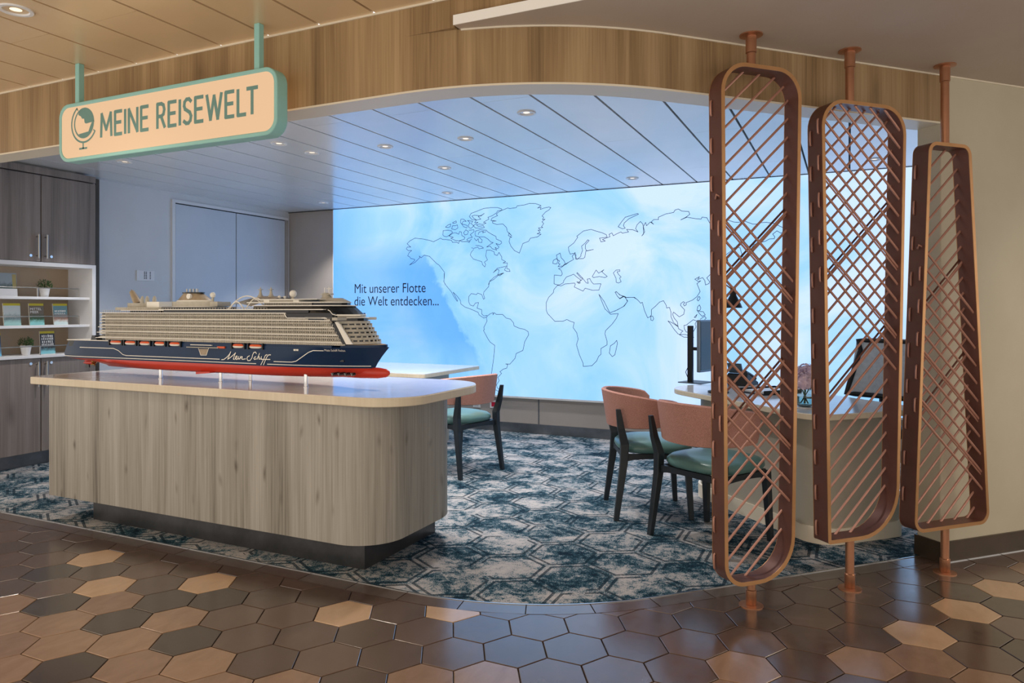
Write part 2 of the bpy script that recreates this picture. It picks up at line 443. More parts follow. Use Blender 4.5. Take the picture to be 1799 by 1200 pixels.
s_l, s_t, s_d = nearest(L_PX), nearest(T_PX), nearest(D_PX)
WALL_LINE = 3.857
for k, (cx, cy) in enumerate(tiles):
    hexa = [(cx + (HS - GAP) * cos(a * pi / 3), cy + (HS - GAP) * sin(a * pi / 3)) for a in range(6)]
    poly = clip_front(hexa, 0.104)
    if len(poly) < 3: continue
    ar = abs(sum(poly[i][0] * poly[(i + 1) % len(poly)][1] - poly[(i + 1) % len(poly)][0] * poly[i][1] for i in range(len(poly)))) / 2
    if ar < 2e-4: continue
    f_ = -cx * sin(YAW) + cy * cos(YAW); r_ = cx * cos(YAW) + cy * sin(YAW)
    x_px = CX + F_PX * r_ / f_; y_px = HY + F_PX * CAM_H / f_
    rv = random.random()
    if k in s_l: m_ = T_LIGHT
    elif k in s_d: m_ = T_DARK
    elif k in s_t: m_ = random.choice(T_TAN)
    elif y_px > 1205 or x_px < -20 or x_px > 1820: m_ = T_TAN[0] if rv < 0.35 else T_MID[k % 3]
    else: m_ = T_MID[k % 3]
    # slightly bevelled tile
    c0 = (sum(p[0] for p in poly) / len(poly), sum(p[1] for p in poly) / len(poly))
    inn = [(p[0] + (c0[0] - p[0]) * 0.018, p[1] + (c0[1] - p[1]) * 0.018) for p in poly]
    b = MB(); b.prism(poly, -0.0125, -0.0015); b.v, b.f = [], []
    n = len(poly)
    b.add([(x, y, -0.0125) for x, y in poly] + [(x, y, -0.0015) for x, y in poly] + [(x, y, 0) for x, y in inn],
          [(i, (i + 1) % n, n + (i + 1) % n, n + i) for i in range(n)] + [(n + i, n + (i + 1) % n, 2 * n + (i + 1) % n, 2 * n + i) for i in range(n)] + [tuple(range(2 * n, 3 * n))])
    b.obj('tile', m_, floor)
# border tiles along the carpet
def at_len(off, s):
    """point at arclength s of the reference line, s=0 at the start of the bend"""
    r = BR + off; arc = BR * radians(45)
    if s < 0: return (BC[0] + s, BC[1] - r)
    if s <= arc:
        a = s / BR; return (BC[0] + r * sin(a), BC[1] - r * cos(a))
    e = (BC[0] + r * 0.70711, BC[1] - r * 0.70711); d = (s - arc) * 0.70711
    return (e[0] + d, e[1] + d)
L_B = 0.282
for i in range(-17, 13):
    s0, s1 = i * L_B - 0.02 + GAP, (i + 1) * L_B - 0.02 - GAP
    if s1 > 3.05: s1 = 3.05
    if s0 >= s1: continue
    q = [s0 + (s1 - s0) * k / 6 for k in range(7)]
    poly = [at_len(0.1, s) for s in q] + [at_len(0.008, s) for s in reversed(q)]
    MB().prism(poly, -0.0125, 0.0).obj('border_tile', T_BORDER if i % 3 else T_MID[i % 3], floor)
# carpet and metal edge
cp = front(0.0, -6.6, 4.5)
MB().prism(cp + [(cp[-1][0], 7.4), (-6.6, 7.4)], -0.011, 0.0).obj('carpet', M_CARPET)
struct(bpy.data.objects['carpet'], 'teal and grey carpet with hexagon outlines')
qs = [-4.8] + [BR * radians(45) * i / 20 for i in range(21)] + [3.05]
strip = MB().prism([at_len(0.007, s) for s in qs] + [at_len(-0.001, s) for s in reversed(qs)], -0.011, 0.0025).obj('trim_1', M_STRIP)
struct(strip, 'thin metal strip between carpet and tiles')

# ---- back wall, left wall, right wall
wb = structure('wall_back', 'taupe rear wall below and beside the backlit map')
MB().box(-7.0, 3.0, YB, YB + 0.15, 0, 2.75).obj('wall_panel', M_WALL, wb)
MB().box(-5.635, 1.6, YB - 0.028, YB, 0.365, 0.384).obj('ledge', M_WHITE, wb)
MB().box(-2.96, -2.945, YB - 0.002, YB, 0.1, 0.37).obj('joint_cover', M_KICK, wb)
bb = MB().box(XL, 1.6, YB - 0.018, YB, 0, 0.1).obj('baseboard_back', M_KICK); struct(bb, 'brushed steel baseboard along the rear wall')
wl = structure('wall_left', 'pale grey side wall beside the shelves')
MB().box(XL - 0.12, XL, 4.3, YB, 0, 2.75).obj('wall_panel', M_WALLGREY, wl)
MB().box(XL, XL + 0.012, 4.405, 4.44, 0, 2.52).obj('edge_shade_strip', M_BASEB, wl)  # brown trim that also stands in for the shade beside the cupboard
d1 = structure('door_1', 'pale grey double door leaf set in the side wall')
MB().box(XL, XL + 0.02, 5.235, 5.27, 0, 2.45).obj('door_frame', M_WHITE, d1)
MB().box(XL, XL + 0.02, 5.27, 6.93, 2.418, 2.45).obj('door_frame', M_WHITE, d1)
MB().box(XL, XL + 0.02, 6.885, 6.93, 0, 2.418).obj('door_frame', M_WALL, d1)
MB().box(XL, XL + 0.003, 5.27, 6.885, 0, 2.418).obj('door_gap', M_DARK, d1)
for y0, y1 in ((5.279, 6.092), (6.103, 6.878)):
    MB().box(XL, XL + 0.012, y0, y1, 0.01, 2.407).obj('door_leaf', M_DOOR, d1, bevel=0.002)
wr = structure('wall_right', 'cream wall running back from the lattice screens')
A45 = lambda x, d: (x, x + WALL_LINE + d * 1.41421)
def p45(t, d): # t along (1,1)/sqrt2 measured as x, d = depth behind the face
    return (t - d * 0.70711, t + WALL_LINE + d * 0.70711)
MB().prism([p45(0.43, 0), p45(4.0, 0), p45(4.0, 0.14), p45(0.43, 0.14)], 0, 2.6).obj('wall_panel', M_CREAM, wr, bevel=0.006)
MB().prism([p45(0.424, -0.012), p45(4.0, -0.012), p45(4.0, 0), p45(0.43, 0), p45(0.43, 0.14), p45(0.424, 0.15)], 0, 0.105).obj('baseboard_right', M_BASEB, wr)
MB().prism([p45(0.428, -0.016), p45(4.0, -0.016), p45(4.0, -0.012), p45(0.428, -0.012)], 0, 0.004).obj('baseboard_seal', M_STRIP, wr)
MB().box(1.6, 1.75, 5.45, YB, 0, 2.75).obj('wall_panel', M_WALL, wr)

# ---- fascia (curved wooden header)
fas = structure('trim_2', 'curved oak header above the opening')
def fascia_band(o0, o1, z0, z1, name, m_, t_end=None):
    te = 0.43
    def line(off):
        pts = front(off, -7.0, 0.0, 28)[:-1]
        d = off - 0.115  # end on the wall corner
        e = p45(te, -d); pts.append((e[0] - 0.0, e[1] - 0.0)); return pts
    a, b2 = line(o0), line(o1)
    return MB().prism(a + b2[::-1], z0, z1).obj(name, m_, fas, smooth=True)
fascia_band(0.115, -0.03, FAS_Z, 2.513, 'header_board', M_FASCIA)
fascia_band(0.117, -0.03, FAS_Z - 0.009, FAS_Z, 'header_lip', M_TRIMCREAM)
_a = [p for p in front(0.121, -1.6, 4.0) if p[0] > -1.52]; _b = [p for p in front(0.108, -1.6, 4.0) if p[0] > -1.52]
MB().prism(_a + _b[::-1], 2.506, 2.513).obj('header_top_bead', M_TRIMCREAM, fas)
MB().box(-7.0, -1.53, 2.685, 2.72, 2.513, CEIL_OUT).obj('header_riser', M_FASCIA, fas)
MB().box(-1.53, 3.5, 2.685, 2.72, 2.5535, CEIL_OUT).obj('header_riser', M_FASCIA, fas)
MB().box(-7.0, 3.5, 2.679, 2.685, 2.636, CEIL_OUT).obj('header_top_bead', M_TRIMCREAM, fas)

# ---- ceilings
c_out = structure('ceiling', 'champagne metal panel ceiling of the corridor')
MB().box(-8, 4, -1.6, 2.7, CEIL_OUT + 0.02, CEIL_OUT + 0.06).obj('ceiling_bed', M_GAPOUT, c_out)
PW = 0.3148
for k in range(-12, 18):
    x1 = -2.259 - PW * k; x0 = x1 - PW
    cuts = [-1.6, -0.3 if k % 2 else -0.9, 2.21 if k % 2 == 0 else 0.8, 2.684]
    for y0, y1 in zip(cuts[:-1], cuts[1:]):
        MB().box(x0 + 0.0075, x1 - 0.0075, y0 + 0.0014, y1 - 0.0012, CEIL_OUT, CEIL_OUT + 0.02).obj('ceiling_panel', M_CEILOUT, c_out)
c_in = structure('ceiling.001', 'pale metal panel ceiling inside the room')
MB().box(-7.0, 1.75, 2.73, 7.1, CEIL_IN + 0.022, CEIL_IN + 0.09).obj('ceiling_bed', M_DARK, c_in)
PI_ = 0.3285
for k in range(-16, 11):
    x0 = -1.635 + PI_ * k; x1 = x0 + PI_
    if x0 > 1.6 or x1 < -6.6: continue
    cuts = [2.74] + ([3.755, 6.25] if k % 2 else [5.005]) + [YB]
    for y0, y1 in zip(cuts[:-1], cuts[1:]):
        MB().box(x0 + 0.0075, x1 - 0.0075, y0 + 0.0015, y1 - 0.0015, CEIL_IN, CEIL_IN + 0.022).obj('ceiling_panel', M_CEILIN, c_in)
MB().box(XL, 1.6, YB - 0.022, YB, CEIL_IN - 0.006, CEIL_IN).obj('shadow_joint', M_DARK, c_in)
c_be = structure('ceiling.002', 'plain beige dropped ceiling above the lattice screens')
fl = front(0.100, -1.60, 4.2)[1:]
fl = [p for p in fl if p[0] > -1.50]
MB().prism([(-1.52, 2.664), (5.2, 2.664), (5.2, 8.8)] + [(fl[-1][0], fl[-1][1])] + fl[-2::-1] + [(-1.52, 2.735)], CEIL_BEIGE, 2.553).obj('ceiling_board', M_BEIGECEIL, c_be)
MB().box(-1.523, 4.0, 2.660, 2.6638, CEIL_BEIGE, 2.555).obj('ceiling_edge', mat('bright white edge', (248, 246, 240), 0.4), c_be)

# ---- downlights
def downlight(x, y, z, r, warm, watts, label, group, cone=100, blend=0.6):
    t = thing('downlight', (x, y, z), label, 'downlight', group)
    b = MB(); prof = [(r * 0.72, 0.0), (r * 0.76, -0.006), (r * 0.98, -0.006), (r, -0.001), (r, 0.012), (r * 0.72, 0.012)]
    n = 24; vs = []; fs = []
    for (rr, zz) in prof:
        for k in range(n): vs.append((rr * cos(2 * pi * k / n), rr * sin(2 * pi * k / n), zz))
    m_ = len(prof)
    for i in range(m_):
        for k in range(n): fs.append((i * n + k, i * n + (k + 1) % n, ((i + 1) % m_) * n + (k + 1) % n, ((i + 1) % m_) * n + k))
    b.add(vs, fs).obj('bezel', M_WHITE, t, world=False, smooth=True)
    MB().lathe([(r * 0.70, 0.004), (r * 0.3, 0.0), (0.001, -0.001)], n=20).obj('lens', M_LAMP, t, world=False)
    ld = bpy.data.lights.new('spot', 'SPOT'); ld.energy = watts; ld.color = warm; ld.spot_size = radians(cone); ld.spot_blend = blend; ld.shadow_soft_size = r * 0.8
    lo = bpy.data.objects.new('spot_lamp', ld); col.objects.link(lo); lo.parent = t; lo.location = (0, 0, -0.02)
    return t
IN_DL = [((-1.801, 4.056), 'downlight nearest the curved header above the carpet'), ((-2.465, 4.484), 'ceiling downlight second from the curved header'),
         ((-3.125, 4.445), 'ceiling downlight behind the sign, third in the diagonal row'), ((-3.136, 5.332), 'ceiling downlight midway to the map wall'),
         ((-3.779, 6.483), 'ceiling downlight over the map outline of Greenland'), ((-1.808, 6.481), 'ceiling downlight over the Siberian coast of the map'),
         ((-3.76, 4.377), 'ceiling downlight just right of the sign bottom corner'), ((-3.773, 4.035), 'ceiling downlight touching the lower right corner of the sign'),
         ((-5.393, 6.469), 'small far downlight above the taupe strip of rear wall'), ((-5.383, 3.993), 'ceiling downlight below the middle of the sign'),
         ((0.19, 6.5), 'ceiling downlight seen through the middle lattice screen')]
for (x, y), lb in IN_DL:
    downlight(x, y, CEIL_IN - 0.0005, 0.058, (1.0, 0.96, 0.93), DOWNLIGHT_IN, lb, 'downlights of the inner ceiling')
OUT_DL = [(-3.374, 1.969), (-3.374, 0.2), (-1.8, 0.9), (-5.6, 1.2), (-0.22, 0.9), (-1.8, -0.9), (1.36, 0.9), (1.36, -0.9), (-5.6, -0.9)]  # first one is visible, the rest are added unseen to light the counter front
for i, (x, y) in enumerate(OUT_DL):
    downlight(x, y, CEIL_OUT - 0.0005, 0.07, (1.0, 0.88, 0.74), DOWNLIGHT_OUT, 'round recessed downlight in the upper left corner of the corridor ceiling' if i == 0 else 'added out-of-view corridor downlight lighting the counter front', 'downlights of the corridor ceiling', cone=125, blend=0.8)
for i, (x, y) in enumerate([(2.2, 3.6), (1.9, 3.1 + 1.6)]):  # extra lamps added out of view, no fitting is visible here
    downlight(x, y, CEIL_BEIGE - 0.0005, 0.06, (1.0, 0.86, 0.7), 26, 'added out-of-view downlight in the plain beige ceiling', 'added downlights of the beige ceiling', cone=125, blend=0.8)

# ------------------------------------------------------------------ backlit map wall
lb = thing('light_wall', (-2.0, YB - 0.012, 0.384), 'backlit blue wall panel printed with world map outlines', 'light wall')
MB().box(-5.635, 1.6, YB - 0.024, YB - 0.001, 0.384, 2.513).obj('light_panel', M_LIGHTBOX, lb)
MB().box(-5.642, -5.635, YB - 0.028, YB, 0.384, 2.513).obj('edge_profile', M_WHITE, lb)
CROP = {1: (700, 350, .15564), 2: (740, 480, .18333), 3: (940, 440, .1833), 4: (960, 350, .16676), 5: (1080, 480, .11117), 6: (1260, 330, .125)}
MAP = [
(1, 'coast of north west America', [(125,742),(185,715),(240,660),(235,640),(255,662),(290,632),(350,645),(385,680),(430,725),(460,745),(490,785),(520,825),(518,880),(512,930),(530,964)]),
(1, 'a', [(125,742),(185,690),(180,678),(140,670),(125,650),(105,640),(120,605),(150,578),(110,580),(88,560),(100,540),(140,540),(120,525),(98,502),(130,470),(185,440),(280,450),(350,465),(395,480),(440,458),(475,440),(500,455),(540,455),(600,465),(610,488),(660,485),(680,500),(690,465),(720,480),(780,478),(800,490),(810,465)]),
(1, 'a', [(500,400),(505,355),(560,350),(600,358),(610,375),(570,410),(540,425),(510,415),(500,400)]),
(1, 'a', [(570,415),(620,430),(590,440),(640,465),(690,470),(745,450),(750,430),(715,410),(710,370),(690,365),(680,395),(650,380),(620,380),(570,415)]),
(1, 'a', [(530,315),(560,290),(590,280),(585,310),(560,320),(545,318),(530,315)]),
(1, 'a', [(600,335),(640,345),(670,325),(665,290),(640,300),(610,300),(600,335)]),
(1, 'a', [(610,265),(650,245),(655,265),(620,275),(610,265)]),
(1, 'a', [(700,265),(705,225),(735,225),(765,250),(730,250),(715,280),(760,290),(780,300),(770,325),(735,310),(715,280),(700,265)]),
(1, 'a', [(735,380),(760,345),(790,365),(780,395),(750,405),(735,380)]),
(1, 'a', [(795,350),(850,345),(855,365),(810,400),(835,430),(790,440),(770,460),(800,475),(825,450)]),
(1, 'a', [(780,240),(840,250),(820,275),(850,300),(820,330),(795,320),(790,285),(810,270),(780,240)]),
(1, 'a', [(800,195),(820,160),(900,130),(960,105),(1040,95),(1120,95),(1165,110),(1170,125),(1120,130),(1105,155),(1060,185),(1010,205),(1020,225),(960,260),(990,270),(950,285),(910,280),(880,290),(900,305),(960,300),(970,320),(920,328),(870,325),(845,300),(900,260),(860,265),(880,235),(930,225),(900,195),(940,180),(970,160),(930,190),(860,180),(830,190),(850,215),(880,235),(830,230),(800,195)]),
(1, 'a', [(865,390),(870,360),(920,345),(990,350),(1010,370),(1060,400),(1100,420),(1105,450),(1160,475),(1165,495),(1140,515),(1100,500),(1135,540),(1120,560),(1090,545),(1110,575),(1060,560),(1035,530),(995,540),(1035,510),(1070,490),(1045,485),(1010,450),(970,425),(910,425),(870,415),(865,390)]),
(1, 'a', [(900,400),(910,370),(960,360),(950,380),(990,365)]),
(1, 'a', [(855,440),(880,470),(900,445),(905,485),(940,490),(945,460),(910,430)]),
(1, 'a', [(870,520),(910,525),(940,535),(960,552),(910,560),(895,540),(850,555),(825,550)]),
(1, 'a', [(850,565),(820,600),(810,630),(845,675),(940,705),(950,740),(975,765),(985,735),(970,710),(1005,685),(985,640),(995,575),(1040,575),(1080,595),(1085,625),(1115,635),(1135,600),(1165,650),(1165,680),(1210,705),(1180,720),(1230,720),(1225,755),(1115,780),(1070,830)]),
(1, 'a', [(1215,765),(1195,800),(1225,815),(1260,815),(1250,790),(1225,785),(1225,755)]),
(1, 'a', [(1070,828),(1120,790),(1135,800),(1130,830),(1120,850),(1145,865),(1185,832),(1130,850),(1080,880),(1030,925),(1015,964)]),
(1, 'greenland', [(1170,125),(1230,100),(1260,105),(1330,95),(1340,75),(1420,65),(1480,47),(1550,50),(1610,72),(1570,100),(1610,90),(1600,115),(1650,98),(1700,88),(1720,95),(1700,120),(1660,145),(1620,190),(1640,205),(1625,230),(1655,225),(1620,255),(1640,275),(1615,310),(1630,320),(1580,325),(1605,350),(1575,350),(1600,375),(1565,390),(1610,395),(1570,425),(1490,440),(1470,475),(1405,500),(1385,555),(1365,608),(1310,580),(1270,530),(1250,480),(1260,430),(1280,430),(1240,410),(1250,380),(1280,415),(1230,365),(1220,320),(1180,280),(1110,285),(1065,270),(1060,250),(1105,245),(1045,240),(1055,215),(1120,185),(1105,170),(1130,145),(1170,125)]),
(2, 'a', [(790,0),(740,20),(695,60),(655,80),(645,130),(600,180),(597,205),(608,240),(597,250),(580,205),(540,190),(530,205),(480,195),(455,225),(455,275),(470,305),(500,315),(520,285),(550,282),(535,335),(580,350),(580,390),(600,410),(630,405),(632,420)]),
(2, 'a', [(220,0),(218,85),(240,120),(290,180),(310,220),(345,270),(348,262),(325,220),(305,182),(340,215),(375,260),(380,295),(420,325),(470,342),(545,375),(555,400),(600,430),(625,420),(630,460),(600,520),(605,540),(597,550),(640,630),(660,660),(705,692),(700,760),(690,850),(672,970),(672,1060),(700,1110),(735,1130),(762,1122),(730,1100),(722,1070),(748,1030),(735,1000),(770,960),(755,945),(785,920),(820,910),(830,875),(810,870),(850,872),(900,815),(910,770),(975,740),(993,655),(1030,590),(1025,560),(990,538),(940,528),(890,505),(885,475),(855,440),(815,430),(780,395),(720,395),(700,378),(688,400),(690,378),(660,390),(635,410)]),
(3, 'a', [(215,335),(180,375),(175,405),(130,450),(107,500),(108,575),(120,605),(190,680),(270,678),(305,662),(340,680),(375,690),(365,740),(400,790),(413,850),(397,905),(425,1000),(460,1080),(462,1112),(545,1105),(590,1060),(610,1015),(632,995),(632,940),(690,905),(690,870),(670,800),(675,770),(740,705),(780,650),(798,605),(725,612),(712,600),(670,560),(645,500),(612,420),(660,485),(710,585),(720,597),(790,570),(850,535),(885,490),(870,455),(845,440),(812,460),(790,440),(768,400),(780,397),(820,430),(870,450),(945,450),(980,470)]),
(3, 'a', [(215,335),(250,340),(285,322),(380,313),(385,325),(375,350),(460,390),(480,362),(550,382),(612,380),(632,320),(560,322),(540,300),(525,270),(500,275),(510,315),(490,310),(455,265),(405,212),(400,218),(440,265),(460,270)]),
(3, 'a', [(455,275),(415,310),(440,285),(400,255),(370,228),(335,242),(300,255),(275,290),(270,310),(235,330),(215,330),(182,320),(185,235),(250,242),(262,225),(250,190),(225,175),(250,165),(300,125),(355,95)]),
(3, 'a', [(400,300),(435,310),(420,318),(400,300)]),
(3, 'a', [(548,250),(585,188),(610,218),(660,185),(640,205),(692,250),(670,260),(615,250),(560,260),(548,250)]),
(3, 'a', [(750,215),(775,190),(812,185),(812,200),(785,205),(800,230),(825,255),(810,265),(825,300),(800,312),(778,305),(775,265),(750,215)]),
(3, 'a', [(782,862),(790,890),(765,1000),(740,1018),(712,985),(722,915),(760,890),(782,862)]),
(3, 'a', [(205,45),(240,25),(250,70),(275,95),(290,125),(265,150),(220,155),(240,130),(220,125),(235,100),(215,90),(205,45)]),
(3, 'a', [(170,125),(175,95),(205,78),(220,100),(205,130),(170,125)]),
(4, 'a', [(200,690),(240,660),(285,635),(270,600),(290,580),(300,560),(312,590),(305,630),(390,625),(405,610),(415,545),(495,530),(425,545),(410,520),(410,480),(450,435),(435,428),(410,460),(370,495),(380,540),(365,580),(360,605),(320,635),(295,570),(250,578),(235,540),(232,505),(290,460),(330,400),(320,390),(390,335),(470,318),(520,335),(590,355),(632,375),(638,400),(560,410),(575,450),(620,440),(590,425),(640,405),(670,395),(660,370),(690,355),(705,385),(740,365),(785,345),(800,358),(865,345),(845,318),(910,322),(965,345),(940,310),(955,270),(990,235),(1015,260),(1035,345),(1005,388),(1025,365),(1020,290),(1045,245),(1055,280),(1095,240),(1130,265),(1105,240),(1130,215),(1180,215),(1180,190),(1260,155),(1340,140),(1355,115),(1390,103),(1425,125),(1500,130),(1510,160),(1470,190),(1415,218),(1480,190),(1570,205),(1630,210),(1640,190),(1690,195),(1720,250),(1800,262)]),
(4, 'a', [(755,290),(790,240),(830,190),(960,150),(970,158),(870,205),(820,250),(810,280),(830,305),(800,312),(755,290)]),
(5, 'a', [(0,600),(150,520),(205,440),(150,365),(80,405),(40,360),(5,300),(25,290),(80,345),(150,365),(190,385),(310,380),(370,430),(410,475),(435,460),(470,590),(520,705),(555,690),(580,660),(580,575),(640,525),(710,455),(770,435),(815,510),(820,550),(865,540),(890,620),(890,690),(930,780),(1000,840),(990,770),(940,710),(915,650),(930,615),(1020,690),(1090,650),(1105,580),(1040,510),(1045,480),(1085,450),(1110,465),(1085,490),(1100,518),(1130,500),(1130,465),(1230,425),(1300,370),(1350,290),(1300,165),(1360,120),(1320,130),(1265,95),(1340,55),(1310,100),(1390,70),(1425,120),(1435,185),(1490,165),(1500,135),(1455,75),(1520,10),(1640,-120)]),
(5, 'a', [(570,680),(600,680),(615,720),(600,750),(570,740),(570,680)]),
(5, 'a', [(1340,370),(1350,395),(1320,440),(1300,420),(1320,375),(1340,370)]),
(5, 'a', [(1340,500),(1360,550),(1345,590),(1300,590),(1310,530),(1340,500)]),
(5, 'a', [(1310,600),(1400,610),(1430,660),(1380,680),(1340,640),(1310,600)]),
(5, 'a', [(1350,730),(1390,700),(1420,680),(1445,710),(1420,735)]),
(5, 'a', [(1255,700),(1300,650),(1280,700),(1255,700)]),
(5, 'a', [(840,755),(900,780),(1000,845),(1010,880),(1080,915),(1050,935),(1040,970),(1000,960),(940,890),(880,800),(840,755)]),
(5, 'a', [(1020,970),(1120,970),(1250,1015),(1090,1010),(1020,970)]),
(5, 'a', [(1095,825),(1130,820),(1240,735),(1295,755),(1270,800),(1285,850),(1235,935),(1130,930),(1100,880),(1095,825)]),
(6, 'a', [(40,430),(140,450),(230,480),(290,485),(390,470),(500,510),(550,510),(600,490),(690,485),(800,500),(870,535),(960,575),(900,640),(840,605),(780,650),(810,690),(800,715),(730,720),(680,750),(600,770),(520,795),(460,880),(400,960),(385,1010),(355,960),(320,840),(240,840),(180,900),(100,960),(20,1000)]),
(6, 'a', [(140,970),(155,1060),(135,1000),(140,970)]),
]
def ribbon(b, pts, wd, y):
    """flat strokes in an x,z plane at depth y"""
    y_ = y
    for i_r, ((x0, z0), (x1, z1)) in enumerate(zip(pts[:-1], pts[1:])):
        dx, dz = x1 - x0, z1 - z0; L = math.hypot(dx, dz)
        if L < 1e-6: continue
        y = y_ - 0.00004 * i_r
        nx, nz = -dz / L * wd / 2, dx / L * wd / 2; ex, ez = dx / L * wd * 0.3, dz / L * wd * 0.3
        b.add([(x0 - ex + nx, y, z0 - ez + nz), (x0 - ex - nx, y, z0 - ez - nz), (x1 + ex - nx, y, z1 + ez - nz), (x1 + ex + nx, y, z1 + ez + nz)], [(0, 1, 2, 3)])
def to_wall(c, p):
    ox, oy, s = CROP[c]; q = onY(ox + p[0] * s, oy + p[1] * s, YB - 0.026); return (q.x, q.z)
for c, nm, pts in MAP:
    b = MB(); ribbon(b, [to_wall(c, p) for p in pts], 0.0050, YB - 0.0255)
    b.obj('coast_outline', M_LINE, lb)
for body, (x, y) in (('Mit unserer Flotte', (622, 515)), ('die Welt entdecken...', (622, 537))):
    q = onY(x, y, YB - 0.026)
    o_ = Vector(lb.location)
    text_mesh('lettering', body, 0.158, lambda a, b_, c_, q=q: (q.x + a - o_.x, -0.014 + -0.0 - c_, q.z + b_ - o_.z), M_TEXT, lb, extrude=0.0, sx=0.855)

# ------------------------------------------------------------------ reception counter
rc = thing('reception_counter', (-3.3, 3.25, 0), 'long oak-fronted reception counter carrying the model ship', 'counter')
MB().box(-4.256, -2.194, 2.944, 3.62, 0, 0.15).obj('plinth', M_PLINTH, rc)
MB().prism(rrect(-4.525, -2.035, 2.83, 3.68, (0.02, 0.23, 0.26, 0.02), 14), 0.15, 0.836).obj('body', M_COUNTER, rc, smooth=True)
tp = rrect(-4.69, -1.885, 2.803, 3.76, (0.05, 0.25, 0.28, 0.05), 14)
ct = MB().prism(tp, 0.836, 0.88).obj('worktop', M_TOPEDGE, rc, smooth=True, bevel=0.004)
tpi = rrect(-4.688, -1.887, 2.805, 3.758, (0.048, 0.248, 0.278, 0.048), 14)
MB().prism(tpi, 0.878, 0.8815).obj('worktop_surface', M_COUNTERTOP, rc)

# ------------------------------------------------------------------ model ship
M_HULL = mottled('ship navy', (16, 42, 74), (22, 50, 84), 3, 0.3, spec=0.28)
M_RED = mottled('ship red', (186, 48, 34), (198, 58, 40), 3, 0.3)
M_SWHITE = mat('ship white', (236, 232, 222), 0.4)
M_SBEIGE = mottled('ship balcony beige', (172, 166, 152), (190, 184, 170), 30, 0.45)
M_SDARK = mat('ship dark glass', (26, 27, 30), 0.18)
M_SBROWN = mottled('ship bronze funnel', (150, 132, 108), (168, 150, 124), 30, 0.35)
M_ORANGE = mat('ship lifeboat orange', (214, 86, 34), 0.4)
M_TEAKD = mottled('ship deck teak', (176, 150, 112), (190, 164, 126), 40, 0.6)
SY, SC_ = 3.0, 3.14           # visible side plane and centre plane
HB = SC_ - SY
ship = thing('model_ship', (-3.42, SC_, 0.8815), 'scale model cruise ship with navy and red hull on the counter', 'model ship')
def hull_rows(levels, xs_n=40):
    rows = []
    for (z, xa, xb, hb, bow_p, bow_l, st_h, st_l) in levels:
        a = []
        for i in range(xs_n + 1):
            t = i / xs_n
            t = 0.5 - 0.5 * cos(pi * t) if False else t
            x = xa + (xb - xa) * (1 - (1 - t) ** 1.25)
            d_bow = (xb - x) / bow_l; d_st = (x - xa) / st_l
            h = hb
            if d_bow < 1: h *= max(1 - (1 - d_bow) ** bow_p, 0) ** 0.8
            if d_st < 1: h *= st_h + (1 - st_h) * sin(d_st * pi / 2)
            a.append((x, h, z))
        rows.append(a)
    return rows
def loft(levels, name, m_, cap_top=True, cap_bot=True):
    R = hull_rows(levels); b = MB(); loops = []
    for a in R:
        loop = [(x, SC_ - h, z) for x, h, z in a] + [(x, SC_ + h, z) for x, h, z in a[::-1]]
        loops.append(loop)
    b.grid(loops, close=True); n = len(loops[0])
    if cap_bot: b.f.append(tuple(range(n)))
    if cap_top: b.f.append(tuple(range((len(loops) - 1) * n, len(loops) * n)))
    return b.obj(name, m_, ship, smooth=True)
# columns: z, x stern, x bow, half beam, bow power, bow length, stern fullness, stern length
loft([(0.992, -4.66, -2.272, 0.136, 2.0, 0.62, 0.80, 0.3), (1.02, -4.66, -2.255, 0.139, 2.0, 0.60, 0.85, 0.25), (1.055, -4.635, -2.228, 0.14, 2.1, 0.52, 0.88, 0.2),
      (1.075, -4.62, -2.210, 0.14, 2.2, 0.47, 0.9, 0.2), (1.105, -4.598, -2.182, 0.14, 2.4, 0.42, 0.9, 0.2)], 'hull', M_HULL)
loft([(0.936, -4.37, -2.50, 0.085, 1.5, 0.5, 0.15, 0.7), (0.946, -4.375, -2.36, 0.122, 1.6, 0.7, 0.2, 0.7), (0.965, -4.42, -2.30, 0.133, 1.8, 0.66, 0.45, 0.5),
      (0.978, -4.55, -2.285, 0.136, 1.9, 0.64, 0.65, 0.4), (0.993, -4.65, -2.274, 0.1355, 2.0, 0.62, 0.80, 0.3)], 'keel', M_RED)
